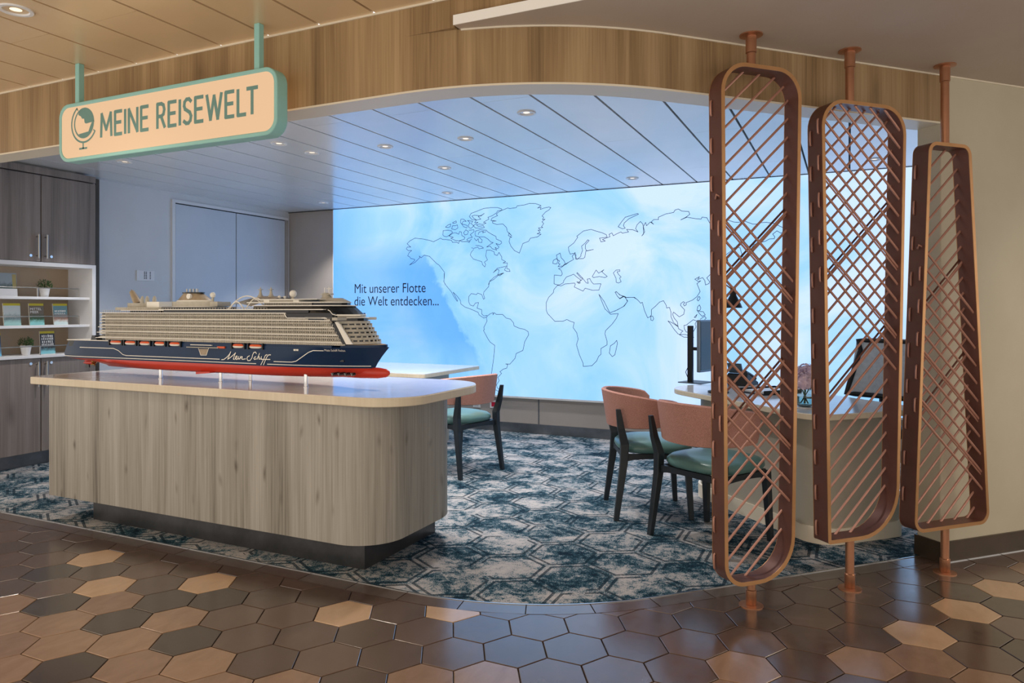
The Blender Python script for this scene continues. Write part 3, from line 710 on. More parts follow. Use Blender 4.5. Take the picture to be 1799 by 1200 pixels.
# bulbous bow
b = MB(); rows = []
for x, r, zc in [(-2.62, 0.02, 0.962), (-2.5, 0.026, 0.963), (-2.36, 0.03, 0.966), (-2.25, 0.029, 0.968), (-2.2, 0.022, 0.969), (-2.183, 0.011, 0.97), (-2.178, 0.001, 0.97)]:
    rows.append([(x, SC_ + r * 0.8 * cos(2 * pi * k / 14), zc + r * sin(2 * pi * k / 14)) for k in range(14)])
b.grid(rows, close=True).obj('bulb', M_RED, ship, smooth='all')
def side_strip(pts, wd, m_, name, y=None, closed=False, root=None):
    """raised stroke on the near side of the hull, given in pixels of the side plane"""
    q = [onY(p[0], p[1], SY) for p in pts]; b = MB(); ribbon(b, [(v.x, v.z) for v in q], wd, SY - 0.0018 if y is None else y)
    return b.obj(name, m_, root or ship)
def hull_h(x, z):
    """half breadth of the navy hull at height z (linear between the lofted rows)"""
    lv = [(0.992, -4.66, -2.272, 0.136, 2.0, 0.62), (1.02, -4.66, -2.255, 0.139, 2.0, 0.60), (1.055, -4.635, -2.228, 0.14, 2.1, 0.52), (1.075, -4.62, -2.21, 0.14, 2.2, 0.47), (1.105, -4.598, -2.182, 0.14, 2.4, 0.42)]
    def h_at(l):
        d = (l[2] - x) / l[5]; h = l[3]
        if d < 1: h *= max(1 - (1 - max(d, 0)) ** l[4], 0) ** 0.8
        ds = (x - l[1]) / 0.25
        if ds < 1: h *= 0.86 + 0.14 * sin(max(ds, 0) * pi / 2)
        return h
    for a, c in zip(lv[:-1], lv[1:]):
        if z <= c[0]: 
            t = (z - a[0]) / (c[0] - a[0]); return h_at(a) * (1 - t) + h_at(c) * t
    return h_at(lv[-1])
def hull_line(pts_xz, wd, m_, name):
    """painted line that follows the hull skin: points in x,z"""
    P = []
    for (x0, z0), (x1, z1) in zip(pts_xz[:-1], pts_xz[1:]):
        n = max(1, int(abs(x1 - x0) / 0.03))
        for i in range(n): P.append((x0 + (x1 - x0) * i / n, z0 + (z1 - z0) * i / n))
    P.append(pts_xz[-1])
    rows = [[], []]
    for i, (x, z) in enumerate(P):
        a, c = P[max(i - 1, 0)], P[min(i + 1, len(P) - 1)]; dx, dz = c[0] - a[0], c[1] - a[1]; L = math.hypot(dx, dz) or 1
        for r, sg in ((0, 1), (1, -1)):
            xx, zz = x - dz / L * wd / 2 * sg, z + dx / L * wd / 2 * sg
            rows[r].append((xx, SC_ - hull_h(xx, zz) - 0.0022, zz))
    return MB().grid(rows).obj(name, m_, ship)
hull_line([(-4.60, 1.062), (-4.144, 1.062), (-4.10, 1.05), (-4.06, 1.026), (-4.03, 1.021), (-3.244, 1.021)], 0.0042, M_SWHITE, 'stripe')
hull_line([(-4.655, 1.003), (-2.97, 1.004)], 0.0042, M_SWHITE, 'stripe')
hull_line([(-2.89, 1.004), (-2.285, 1.004)], 0.0042, M_SWHITE, 'stripe')
hull_line([(-2.842, 1.020), (-2.72, 1.020), (-2.69, 1.026), (-2.60, 1.076), (-2.57, 1.086), (-2.505, 1.086)], 0.0042, M_SWHITE, 'stripe')
# lettering on the hull: hand written strokes, crop 340,590 scale .1
SCRIPT = [[(500,418),(540,415),(600,370),(640,320),(662,280),(640,340),(608,412),(650,385),(715,330),(747,298),(722,360),(706,408),(728,415)],
 [(738,402),(775,372),(770,350),(748,366),(740,402),(762,415),(792,396)], [(803,362),(788,408),(812,402)], [(835,362),(817,412),(828,392),(856,364),(868,372),(852,404),(872,413),(922,404)],
 [(1112,312),(1097,285),(1066,293),(1045,335),(1035,385),(1002,432),(964,436),(946,402),(956,370),(992,350)], [(1102,370),(1080,374),(1066,400),(1080,415),(1108,402)],
 [(1168,308),(1122,412),(1134,388),(1160,365),(1166,380),(1155,408),(1178,408)], [(1202,365),(1187,408),(1208,404)], [(1300,332),(1270,342),(1240,412),(1190,508)], [(1362,334),(1328,334),(1296,368),(1264,440),(1236,510)], [(1200,414),(1352,414)]]
b = MB()
for st in SCRIPT:
    q = [onY(340 + p[0] * .1, 590 + p[1] * .1, SY) for p in st]; ribbon(b, [(v.x, v.z) for v in q], 0.0046, SY - 0.003)
b.obj('script_lettering', M_SWHITE, ship)
o_s = Vector(ship.location)
qn = (-2.500, 1.083)
text_mesh('name_lettering', 'Mein Schiff Relax', 0.017, lambda a, c, d: (qn[0] + a - o_s.x, SC_ - hull_h(qn[0] + a, qn[1] + c) - 0.0025 - o_s.y, qn[1] + c - o_s.z), M_SWHITE, ship, extrude=0.0)
# stern gallery, dark aft bulwark
MB().box(-4.592, -4.17, SC_ - 0.133, SC_ + 0.133, 1.068, 1.106).obj('aft_bulwark', M_SDARK, ship)
MB().box(-4.60, -4.15, SC_ - 0.139, SC_ + 0.139, 1.106, 1.111).obj('aft_deck', M_SWHITE, ship)
# promenade recess with lifeboats
MB().box(-4.2, -2.45, SY + 0.004, 2 * SC_ - SY - 0.004, 1.10, 1.115).obj('promenade_deck', M_HULL, ship)
def lifeboat(x0, x1):
    e = bpy.data.objects.new('lifeboat', None); col.objects.link(e); e.parent = ship
    e.location = Vector(((x0 + x1) / 2, SY - 0.004, 1.095)) - o_s
    L = (x1 - x0) / 2; rows = []
    for z, k in ((-0.006, 0.75), (-0.002, 0.96), (0.004, 1.0)):
        rows.append([(L * k * cos(2 * pi * i / 16), 0.011 * k * sin(2 * pi * i / 16), z) for i in range(16)])
    b = MB().grid(rows, close=True); b.f.append(tuple(range(16))); b.f.append(tuple(range(32, 48))); b.obj('boat_hull', M_SWHITE, e, world=False, smooth=True)
    rows = []
    for z, k in ((0.004, 1.0), (0.011, 0.93), (0.0155, 0.7)):
        rows.append([(L * k * cos(2 * pi * i / 16), 0.011 * k * sin(2 * pi * i / 16), z) for i in range(16)])
    b = MB().grid(rows, close=True); b.f.append(tuple(range(32, 48))); b.obj('boat_canopy', M_ORANGE, e, world=False, smooth=True)
    for s in (-1, 1): MB().box(s * L - 0.004 + s * 0.007, s * L + 0.004 + s * 0.007, -0.006, 0.012, -0.012, 0.022).obj('davit', M_BLACK, e, world=False)
for px0, px1 in ((194, 215), (220, 240), (246, 265), (272, 291), (298, 318), (409, 430), (438, 462)):
    lifeboat(onY(px0, 600, SY).x + 0.004, onY(px1, 600, SY).x - 0.004)
# boarding platform between the boats
q0, q1 = onY(330, 611, SY), onY(386, 611, SY)
MB().box(q0.x, q1.x, SY - 0.012, SY + 0.02, 1.083, 1.087).obj('tender_platform', M_SBEIGE, ship)
MB().box(-3.47, -3.30, SY - 0.008, SY + 0.01, 1.097, 1.101).obj('tender_platform', M_SWHITE, ship)
side_strip([(349, 612), (353, 624), (363, 624), (367, 612)], 0.003, M_SWHITE, 'gangway_outline')
MB().prism_y([(onY(352, 623, SY).x, onY(352, 623, SY).z), (onY(363, 623, SY).x, onY(363, 623, SY).z), (onY(366, 613, SY).x, onY(366, 613, SY).z), (onY(350, 613, SY).x, onY(350, 613, SY).z)], SY - 0.0017, SY + 0.002).obj('gangway_hatch', M_SBROWN, ship)
MB().box(-3.256, -3.20, SY - 0.008, SY + 0.008, 1.083, 1.094).obj('rescue_boat', M_ORANGE, ship)
for xx in (-2.70, -2.682):
    MB().box(xx, xx + 0.014, SY - 0.003, SY + 0.003, 1.082, 1.091).obj('side_hatch', M_SWHITE, ship)
MB().box(-2.435, -2.41, SC_ - hull_h(-2.42, 1.035) - 0.002, SC_ - 0.05, 1.027, 1.037).obj('anchor_pocket', M_SDARK, ship)
for i in range(4):
    x = -2.46 + i * 0.033
    MB().tube([(x, SC_ - 0.118 + 0.012 * i, 0.963), (x, SC_ - 0.06, 0.963)], 0.0085, 12).obj('thruster', M_BLACK, ship)
    b = MB()
    for a in range(3):
        t = a * 2.09 + 0.5; b.tube([(x, SC_ - 0.119 + 0.012 * i, 0.963), (x + 0.008 * cos(t), SC_ - 0.119 + 0.012 * i, 0.963 + 0.008 * sin(t))], 0.0016, 5)
    b.obj('thruster_blades', M_STEEL, ship)
# cabin block: dark core, deck slabs, balcony railings, dividers
Z0, Z1 = 1.115, 1.283
def plan(xa, xb, hb, fr, n=10):
    """deck outline: flat stern, rounded elliptical front of length fr"""
    o = [(xa, SC_ - hb)]
    for i in range(n + 1):
        a = -pi / 2 + pi * i / n; o.append((xb - fr + fr * cos(a), SC_ + hb * sin(a)))
    return o + [(xa, SC_ + hb)]
XF = -2.45
MB().prism(plan(-4.27, -2.42, HB - 0.012, 0.02), Z0, Z1).obj('cabin_core', M_SDARK, ship)
decks = [1.131 + i * 0.01905 for i in range(9)]
b = MB(); rail = MB(); div = MB()
for i, z in enumerate(decks):
    xe = XF + 0.10 - (z - 1.115) * 0.66 - 0.02; xs = -4.285 + (z - 1.115) * 0.12
    if z > 1.255: xe = min(xe, -2.755)
    if i % 2 == 0: b.box(xs, xe, SY - 0.003, 2 * SC_ - SY + 0.003, z - 0.0022, z + 0.0022)
    else: b.box(xs, xe, SY + 0.004, 2 * SC_ - SY - 0.004, z - 0.0012, z + 0.0012)
    if z < 1.28:
        rail.box(xs + 0.01, xe, SY + 0.0005, SY + 0.002, z + 0.001, z + 0.0085)
        rail.box(xs + 0.01, xe, 2 * SC_ - SY - 0.002, 2 * SC_ - SY - 0.0005, z + 0.001, z + 0.0115)
rail.box(-4.2, -2.36, SY + 0.0005, SY + 0.002, 1.117, 1.127); rail.box(-4.2, -2.36, 2 * SC_ - SY - 0.002, 2 * SC_ - SY - 0.0005, 1.117, 1.127)
for k in range(170):
    x = -4.22 + k * 0.0126
    if x > -2.38: break
    ztop = min(Z1, 1.115 + (XF + 0.08 - x) / 0.66)
    if x > -2.755: ztop = min(ztop, 1.255)
    if ztop < 1.12: continue
    wd = 0.0036 if k % 3 else 0.0048
    div.box(x, x + wd, SY - 0.0012, SY + 0.012, 1.115, ztop); div.box(x, x + wd, 2 * SC_ - SY - 0.012, 2 * SC_ - SY + 0.0005, 1.115, ztop)
b.obj('deck_slabs', M_SWHITE, ship)
o = rail.obj('balcony_railings', M_SBEIGE, ship); o['kind'] = 'stuff'
o = div.obj('balcony_dividers', M_SBEIGE, ship); o['kind'] = 'stuff'
# aft terraces
for i in range(5):
    z = 1.125 + i * 0.034
    MB().box(-4.32 + i * 0.012, -4.2, SY + 0.002, 2 * SC_ - SY - 0.002, z, z + 0.004).obj('aft_terrace', M_SWHITE, ship)
MB().prism_y([(-4.37, 1.111), (-4.31, 1.111), (-4.325, 1.13), (-4.335, 1.14), (-4.36, 1.14)], SY + 0.005, 2 * SC_ - SY - 0.005).obj('aft_winglet', M_SDARK, ship)
# diagonal forward pillar and front terraces
pil = [onY(*p, SY - 0.004) for p in [(588, 566), (594, 566), (618, 605), (608, 605)]]
MB().prism_y([(p.x, p.z) for p in (pil[3], pil[2], pil[1], pil[0])], SY - 0.004, SY + 0.006).obj('diagonal_pillar', M_SWHITE, ship)
pil = [onY(*p, SY - 0.002) for p in [(579, 568), (588, 568), (608, 605), (602, 605)]]
MB().prism_y([(p.x, p.z) for p in (pil[3], pil[2], pil[1], pil[0])], SY - 0.001, SY + 0.006).obj('diagonal_glass', M_SDARK, ship)
for i in range(6):
    z = 1.122 + i * 0.0215; xb = -2.262 - i * 0.0125; xa = -2.42
    MB().prism(plan(xa - i * 0.01, xb, HB - 0.002, 0.14 + 0.012 * i), z, z + 0.013).obj('front_deck', M_SBEIGE, ship)
    if i < 5:
        MB().prism(plan(xa - i * 0.01, xb - 0.01, HB - 0.008, 0.14 + 0.012 * i), z + 0.013, z + 0.0215).obj('front_windows', M_SDARK, ship)
        rows = MB()
        pl = plan(xa - i * 0.01, xb - 0.006, HB - 0.006, 0.14 + 0.012 * i, 14)
        for p, q in zip(pl[1:-2], pl[2:-1]):
            mx, my = (p[0] + q[0]) / 2, (p[1] + q[1]) / 2; rows.box(mx - 0.0035, mx + 0.0035, my - 0.0035, my + 0.0035, z + 0.013, z + 0.0215)
        rows.obj('front_mullions', M_SBEIGE, ship)['kind'] = 'stuff'
# bridge band, sloped glass and upper decks
MB().prism(plan(-2.60, -2.345, HB + 0.002, 0.16), 1.243, 1.258).obj('bridge_glass', M_SDARK, ship)
MB().box(-2.42, -2.385, SY - 0.03, 2 * SC_ - SY + 0.03, 1.247, 1.262).obj('bridge_wing', M_SBEIGE, ship)
MB().prism(plan(-2.62, -2.34, HB + 0.004, 0.17), 1.258, 1.262).obj('bridge_roof', M_SWHITE, ship)
MB().prism(plan(-2.56, -2.36, HB - 0.004, 0.16), 1.262, 1.274).obj('upper_railing', M_SBEIGE, ship)
MB().prism(plan(-2.56, -2.355, HB, 0.165), 1.274, 1.278).obj('upper_deck_edge', M_SWHITE, ship)
MB().prism(plan(-3.0, -2.37, HB - 0.003, 0.17), 1.278, 1.322, plan(-3.0, -2.425, HB - 0.012, 0.17)).obj('sloped_glass', M_SDARK, ship)
MB().box(-3.70, -2.60, SY - 0.001, 2 * SC_ - SY + 0.001, 1.283, 1.303).obj('dark_window_band', M_SDARK, ship)
MB().box(-2.755, -2.44, SY - 0.001, 2 * SC_ - SY + 0.001, 1.259, 1.285).obj('dark_window_band', M_SDARK, ship)
for (p, q, h) in (((176, 549.5), (500, 549.5), 1.284), ((505, 558), (575, 558), 1.258)):
    MB().box(onY(p[0], 545, SY).x, onY(q[0], 545, SY).x, SY - 0.004, 2 * SC_ - SY + 0.004, h - 0.0022, h + 0.0022).obj('white_band', M_SWHITE, ship)
side_strip([(500, 551), (504.5, 558)], 0.005, M_SWHITE, 'white_band', SY - 0.0042)
MB().box(-3.74, -2.50, SY - 0.004, 2 * SC_ - SY + 0.004, 1.301, 1.306).obj('white_band', M_SWHITE, ship)
side_strip([(577, 544.5), (580, 546), (585, 552), (592, 554), (634, 554)], 0.004, M_SWHITE, 'white_band', SY - 0.0042)
MB().box(-3.0, -2.58, SY + 0.004, 2 * SC_ - SY - 0.004, 1.322, 1.3265).obj('white_band', M_SWHITE, ship)
MB().prism(plan(-2.6, -2.415, HB - 0.006, 0.17), 1.322, 1.327).obj('white_band', M_SWHITE, ship)
b = MB()
for k in range(30):
    x = -2.92 + k * 0.0112; b.box(x, x + 0.003, SY + 0.01, SY + 0.014, 1.3265, 1.340)
b.obj('lounge_pillars', M_SBEIGE, ship)['kind'] = 'stuff'
MB().prism(plan(-2.93, -2.455, HB - 0.018, 0.16), 1.3265, 1.340).obj('lounge_windows', M_SDARK, ship)
MB().prism(plan(-3.05, -2.45, HB - 0.010, 0.18), 1.340, 1.345).obj('lounge_roof', M_SWHITE, ship)
MB().box(-2.97, -2.72, SY + 0.03, 2 * SC_ - SY - 0.03, 1.345, 1.357).obj('deck_house', M_SBEIGE, ship)
MB().box(-2.94, -2.9, SY + 0.027, 2 * SC_ - SY - 0.03, 1.345, 1.358).obj('deck_house_block', M_SWHITE, ship)
MB().box(-2.73, -2.69, SY + 0.027, 2 * SC_ - SY - 0.03, 1.345, 1.355).obj('deck_house_block', M_SWHITE, ship)
MB().box(-3.0, -2.56, SY + 0.02, 2 * SC_ - SY - 0.02, 1.357, 1.361).obj('sun_deck', M_SWHITE, ship)
# aft upper decks, railings
MB().box(-4.0, -3.74, SY + 0.003, 2 * SC_ - SY - 0.003, 1.285, 1.297).obj('aft_windows', M_SDARK, ship)
MB().box(-4.08, -3.70, SY, 2 * SC_ - SY, 1.297, 1.301).obj('aft_roof', M_SWHITE, ship)
b = MB()
for k in range(64):
    x = -4.25 + k * 0.0215
    for y in (SY + 0.004, 2 * SC_ - SY - 0.004): b.box(x, x + 0.0015, y - 0.001, y + 0.001, 1.284, 1.316 if x > -4.05 else 1.3)
for y in (SY + 0.004, 2 * SC_ - SY - 0.004):
    b.box(-4.05, -2.9, y - 0.001, y + 0.001, 1.314, 1.3155); b.box(-4.25, -4.05, y - 0.001, y + 0.001, 1.2985, 1.3)
b.obj('deck_railing', M_SBEIGE, ship)['kind'] = 'stuff'
MB().prism(plan(-4.20, -3.83, 0.09, 0.08), 1.301, 1.318).obj('aft_house', M_SBEIGE, ship)
MB().prism(plan(-4.14, -3.99, 0.05, 0.05), 1.318, 1.345).obj('aft_house', M_SBEIGE, ship)
MB().prism_y([(-4.075, 1.345), (-4.045, 1.345), (-4.035, 1.372), (-4.05, 1.372)], SC_ - 0.02, SC_ + 0.02).v
b = MB(); b.tube([(-4.105, SC_, 1.34), (-4.14, SC_, 1.385), (-4.165, SC_, 1.418)], [0.026, 0.021, 0.016], 12); b.obj('aft_mast', M_SBROWN, ship, smooth=True)
MB().tube([(-4.165, SC_, 1.415), (-4.168, SC_, 1.432)], 0.004, 6).obj('aft_mast_cap', M_SBROWN, ship)
for x in (-4.04, -3.995, -3.93):
    MB().lathe([(0.012, 1.318), (0.014, 1.35), (0.011, 1.375), (0.005, 1.388), (0.001, 1.39)], (x, SC_ - 0.02), 12).obj('vent_cone', M_SBEIGE, ship, smooth=True)
MB().box(-3.95, -3.84, SC_ - 0.06, SC_ + 0.06, 1.318, 1.352).obj('aft_cabin', M_SWHITE, ship)
# funnel amidships
def fl_plan(l, wd, xc, n=16): return [(xc + l * cos(2 * pi * i / n), SC_ + wd * sin(2 * pi * i / n)) for i in range(n)]
MB().box(-3.80, -3.34, SC_ - 0.075, SC_ + 0.075, 1.303, 1.32).obj('funnel_windows', M_SDARK, ship)
MB().prism(fl_plan(0.21, 0.09, -3.57), 1.32, 1.324).obj('funnel_deck', M_SWHITE, ship)
MB().prism(fl_plan(0.19, 0.075, -3.59), 1.324, 1.352).obj('funnel_base', M_SBEIGE, ship, smooth=True)
MB().prism(fl_plan(0.145, 0.06, -3.60), 1.352, 1.36).obj('funnel_base', M_SWHITE, ship, smooth=True)
MB().prism(fl_plan(0.135, 0.055, -3.60), 1.36, 1.402, fl_plan(0.068, 0.045, -3.613)).obj('funnel', M_SBROWN, ship, smooth=True)
MB().prism(fl_plan(0.078, 0.05, -3.613), 1.402, 1.409).obj('funnel_rim', M_SDARK, ship, smooth=True)
for k in range(7):
    MB().tube([(-3.655 + k * 0.014, SC_ - 0.012 + 0.02 * (k % 2), 1.40), (-3.655 + k * 0.014, SC_ - 0.012 + 0.02 * (k % 2), 1.43)], 0.0055, 8).obj('exhaust_pipe', M_STEEL, ship)
MB().tube([(-3.585, SC_ - 0.063, 1.383), (-3.585, SC_ - 0.048, 1.383)], 0.016, 16).obj('funnel_emblem', M_SWHITE, ship)
MB().ball((-3.43, SC_ - 0.02, 1.39), 0.017, 12, 8).obj('radar_dome', M_SWHITE, ship, smooth='all')
MB().lathe([(0.006, 1.324), (0.008, 1.375), (0.012, 1.378)], (-3.43, SC_ - 0.02), 10).obj('dome_stalk', M_SBEIGE, ship)
MB().box(-3.42, -3.36, SC_ - 0.05, SC_ + 0.05, 1.324, 1.35).obj('deck_cabin', M_SBEIGE, ship)
# curved canopy with arches ahead of the funnel
b = MB(); rows = []
for i in range(15):
    t = i / 14; x = -3.24 + 0.34 * t; z = 1.327 + 0.055 * sin(pi * (0.06 + 0.62 * t))
    rows.append([(x, SC_ + 0.09 * s, z - 0.016 * s * s) for s in (-1, -0.6, -0.2, 0.2, 0.6, 1)])
b.grid(rows).obj('canopy', M_SBROWN, ship, smooth='all')
for j, (xa, xb, h) in enumerate(((-3.215, -3.105, 0.042), (-3.10, -2.98, 0.062), (-3.25, -2.95, 0.075))):
    pts = [(xa + (xb - xa) * i / 12, SC_ - 0.096 + 0.01 * j, 1.306 + h * sin(pi * (i / 12) * (0.75 if j == 1 else 1))) for i in range(13)]
    MB().tube(pts, 0.0035, 6).obj('canopy_arch', M_SWHITE, ship)
for x in (-3.045, -2.966):
    MB().lathe([(0.02, 1.375), (0.01, 1.39), (0.006, 1.41), (0.006, 1.415), (0.015, 1.416), (0.015, 1.419), (0.004, 1.42), (0.003, 1.43)], (x, SC_ - 0.03), 10).obj('radar_mast', M_SBEIGE, ship)
for x, r in ((-2.905, 0.009), (-2.865, 0.008), (-2.805, 0.0205)):
    MB().ball((x, SC_ - 0.03, 1.361 + r * 1.5), r, 14, 9).obj('radar_dome', M_SWHITE, ship, smooth='all')
    MB().lathe([(r * 0.5, 1.357), (r * 0.4, 1.361 + r)], (x, SC_ - 0.03), 10).obj('dome_stalk', M_SBEIGE, ship)
# forward mast
MB().prism(fl_plan(0.035, 0.025, -2.59), 1.361, 1.395, fl_plan(0.018, 0.015, -2.60)).obj('forward_mast', M_SBEIGE, ship, smooth=True)
MB().box(-2.63, -2.555, SC_ - 0.012, SC_ + 0.012, 1.385, 1.391).obj('mast_platform', M_SBEIGE, ship)
for dx, z in ((-0.018, 1.424), (0.012, 1.427)):
    MB().tube([(-2.59 + dx, SC_, 1.39), (-2.59 + dx, SC_, z)], 0.0025, 6).obj('mast_pole', M_SWHITE, ship)
MB().tube([(-2.595, SC_, 1.418), (-2.56, SC_, 1.418)], 0.002, 5).obj('mast_yard', M_SWHITE, ship)
MB().prism(plan(-2.6, -2.44, 0.06, 0.1), 1.345, 1.366, plan(-2.6, -2.49, 0.04, 0.08)).obj('forward_house', M_SBEIGE, ship)
# bow deck
MB().prism([(-2.40, SC_ - 0.128), (-2.30, SC_ - 0.1), (-2.235, SC_ - 0.06), (-2.20, SC_ - 0.012), (-2.20, SC_ + 0.012), (-2.235, SC_ + 0.06), (-2.30, SC_ + 0.1), (-2.40, SC_ + 0.128)], 1.105, 1.118).obj('bow_bulwark', M_HULL, ship, smooth=True)
MB().prism([(-2.40, SC_ - 0.12), (-2.30, SC_ - 0.095), (-2.24, SC_ - 0.052), (-2.21, SC_ - 0.01), (-2.21, SC_ + 0.01), (-2.24, SC_ + 0.052), (-2.30, SC_ + 0.095), (-2.40, SC_ + 0.12)], 1.118, 1.1195).obj('bow_deck', M_TEAKD, ship)
# propulsion pod at the stern
MB().tube([(-4.56, SC_ - 0.05, 0.955), (-4.52, SC_ - 0.05, 0.957), (-4.47, SC_ - 0.05, 0.957)], [0.006, 0.013, 0.01], 12).obj('propeller_pod', M_RED, ship, smooth=True)
MB().prism_y([(-4.545, 0.958), (-4.505, 0.958), (-4.49, 0.99), (-4.56, 0.99)], SC_ - 0.055, SC_ - 0.045).obj('pod_strut', M_RED, ship)
MB().prism_y([(-4.54, 0.925), (-4.505, 0.925), (-4.51, 0.955), (-4.54, 0.955)], SC_ - 0.054, SC_ - 0.046).obj('rudder', M_SDARK, ship)
b = MB()
for k in range(5):
    a = 2 * pi * k / 5; b.tube([(-4.465, SC_ - 0.05, 0.957), (-4.46, SC_ - 0.05 + 0.013 * cos(a), 0.957 + 0.013 * sin(a)), (-4.466, SC_ - 0.05 + 0.022 * cos(a), 0.957 + 0.022 * sin(a))], [0.003, 0.006, 0.003], 6)
b.obj('propeller', mat('brass', (196, 160, 90), 0.25, 1.0), ship)
MB().prism_y([(-3.42, 0.944), (-3.31, 0.948), (-3.31, 0.94), (-3.42, 0.93)], SY - 0.012, SY + 0.03).obj('stabiliser_fin', M_RED, ship)
for x, y in ((-3.80, 3.06), (-3.30, 3.06), (-3.20, 3.19), (-2.67, 3.06)):
    MB().lathe([(0.0145, 0.8815), (0.0145, 0.885), (0.011, 0.886), (0.011, 0.952)], (x, y), 16).obj('stand_post', M_CHROME, ship, smooth=True)

# ------------------------------------------------------------------ hanging sign
YS0, YS1 = 2.52, 2.59
sg = thing('hanging_sign', (-3.15, 2.555, 2.106), 'backlit cream sign in a mint frame hanging from the ceiling', 'sign')
xs0, xs1, zs0, zs1 = -3.932, -2.368, 2.108, 2.424
o_ = rrect(xs0, xs1, zs0, zs1, 0.075, 10); i_ = rrect(xs0 + 0.02, xs1 - 0.02, zs0 + 0.02, zs1 - 0.02, 0.057, 10)
MB().ring(o_, i_, YS0, YS1).obj('sign_frame', M_MINT, sg, smooth=True, bevel=0.004)
MB().prism_y(rrect(xs0 + 0.02, xs1 - 0.02, zs0 + 0.02, zs1 - 0.02, 0.057, 10), YS0 + 0.004, YS1 - 0.004).obj('sign_face', M_SIGNFACE, sg)
for x in (onY(140, 150, 2.555).x, onY(455, 100, 2.555).x):
    MB().box(x - 0.016, x + 0.016, 2.539, 2.571, zs1 - 0.004, CEIL_OUT).obj('hanger', M_MINT, sg, bevel=0.003)
yt = YS0 + 0.0028; so = Vector(sg.location)
q0, q1 = onY(175, 236, YS0), onY(453, 206, YS0)
wid = q1.x - q0.x
GL = {'M': (1.02, [[(0, 0), (0.06, 1), (0.51, 0.28), (0.96, 1), (1.02, 0)]]), 'E': (0.62, [[(0.62, 1), (0, 1), (0, 0), (0.62, 0)], [(0, 0.52), (0.55, 0.52)]]), 'I': (0.0, [[(0, 0), (0, 1)]]),
      'N': (0.8, [[(0, 0), (0, 1), (0.8, 0), (0.8, 1)]]), 'R': (0.66, [[(0, 0), (0, 1), (0.36, 1), (0.55, 0.93), (0.62, 0.74), (0.55, 0.55), (0.36, 0.47), (0, 0.47)], [(0.34, 0.47), (0.66, 0)]]),
      'S': (0.62, [[(0.6, 0.9), (0.44, 1), (0.22, 1), (0.06, 0.9), (0.02, 0.74), (0.1, 0.6), (0.5, 0.44), (0.62, 0.28), (0.56, 0.1), (0.4, 0), (0.2, 0), (0, 0.1)]]),
      'W': (1.2, [[(0, 1), (0.3, 0), (0.6, 0.95), (0.9, 0), (1.2, 1)]]), 'L': (0.58, [[(0, 1), (0, 0), (0.58, 0)]]), 'T': (0.76, [[(0, 1), (0.76, 1)], [(0.38, 1), (0.38, 0)]]), ' ': (0.16, [])}
GAPL = 0.36
tot = sum(GL[c][0] for c in 'MEINE REISEWELT') + GAPL * 14
HT = 0.118; kx = wid / tot; cur = q0.x + 0.008
for ch in 'MEINE REISEWELT':
    wl_, st = GL[ch]
    if st:
        b = MB()
        for i_s, s_ in enumerate(st): ribbon(b, [(cur + p[0] * kx, 2.220 + p[1] * HT) for p in s_], 0.0185, yt - 0.0005 * i_s)
        b.obj('sign_letter', M_SIGNTEXT, sg)
    cur += (wl_ + GAPL * (0.45 if ch == 'L' else 1)) * kx
# globe emblem: pixel outline on the sign face
def sgp(x, y): 
    q = onY(90 + x * 0.23902, 100 + y * 0.23902, YS0); return (q.x, q.z)
gc = sgp(238, 485); gr = 0.078
def disc_part(poly, nm):
    MB().add([(x, yt, z) for x, z in poly], [tuple(range(len(poly)))]).obj(nm, M_SIGNTEXT, sg)
arc = lambda r, a0, a1, n=20: [(gc[0] + r * cos(radians(a0 + (a1 - a0) * i / n)), gc[1] + 0.0 + r * sin(radians(a0 + (a1 - a0) * i / n))) for i in range(n + 1)]
b = MB(); ribbon(b, arc(gr, 0, 360, 40), 0.009, yt); b.obj('globe_rim', M_SIGNTEXT, sg)
disc_part([(gc[0] + dx * gr, gc[1] + dz * gr) for dx, dz in [(1.0, 0.0), (0.9, 0.44), (0.6, 0.8), (0.2, 0.98), (-0.25, 0.97), (-0.55, 0.8), (-0.62, 0.62), (-0.35, 0.5), (-0.22, 0.32), (0.0, 0.3), (0.05, 0.02), (0.2, -0.06)]], 'globe_land')
disc_part([(gc[0] + dx * gr, gc[1] + dz * gr) for dx, dz in [(1.0, 0.0), (0.8, -0.02), (0.62, -0.3), (0.45, -0.62), (-0.6, -0.72), (-0.3, -0.95), (0.2, -0.98), (0.6, -0.8), (0.9, -0.44)]], 'globe_land')
b = MB(); ribbon(b, arc(gr * 1.32, 125, 330, 26), 0.010, yt); ribbon(b, [arc(gr * 1.32, 125, 330)[0], arc(gr * 1.12, 125, 330)[0]], 0.006, yt); ribbon(b, [arc(gr * 1.32, 125, 330)[-1], arc(gr * 1.12, 125, 330)[-1]], 0.006, yt)
cxg = gc[0] - 0.008
ribbon(b, [(cxg, gc[1] - gr * 1.3), (cxg, gc[1] - gr * 1.72)], 0.010, yt); ribbon(b, [(cxg - 0.03, gc[1] - gr * 1.74), (cxg + 0.03, gc[1] - gr * 1.74)], 0.010, yt)
b.obj('globe_stand', M_SIGNTEXT, sg)

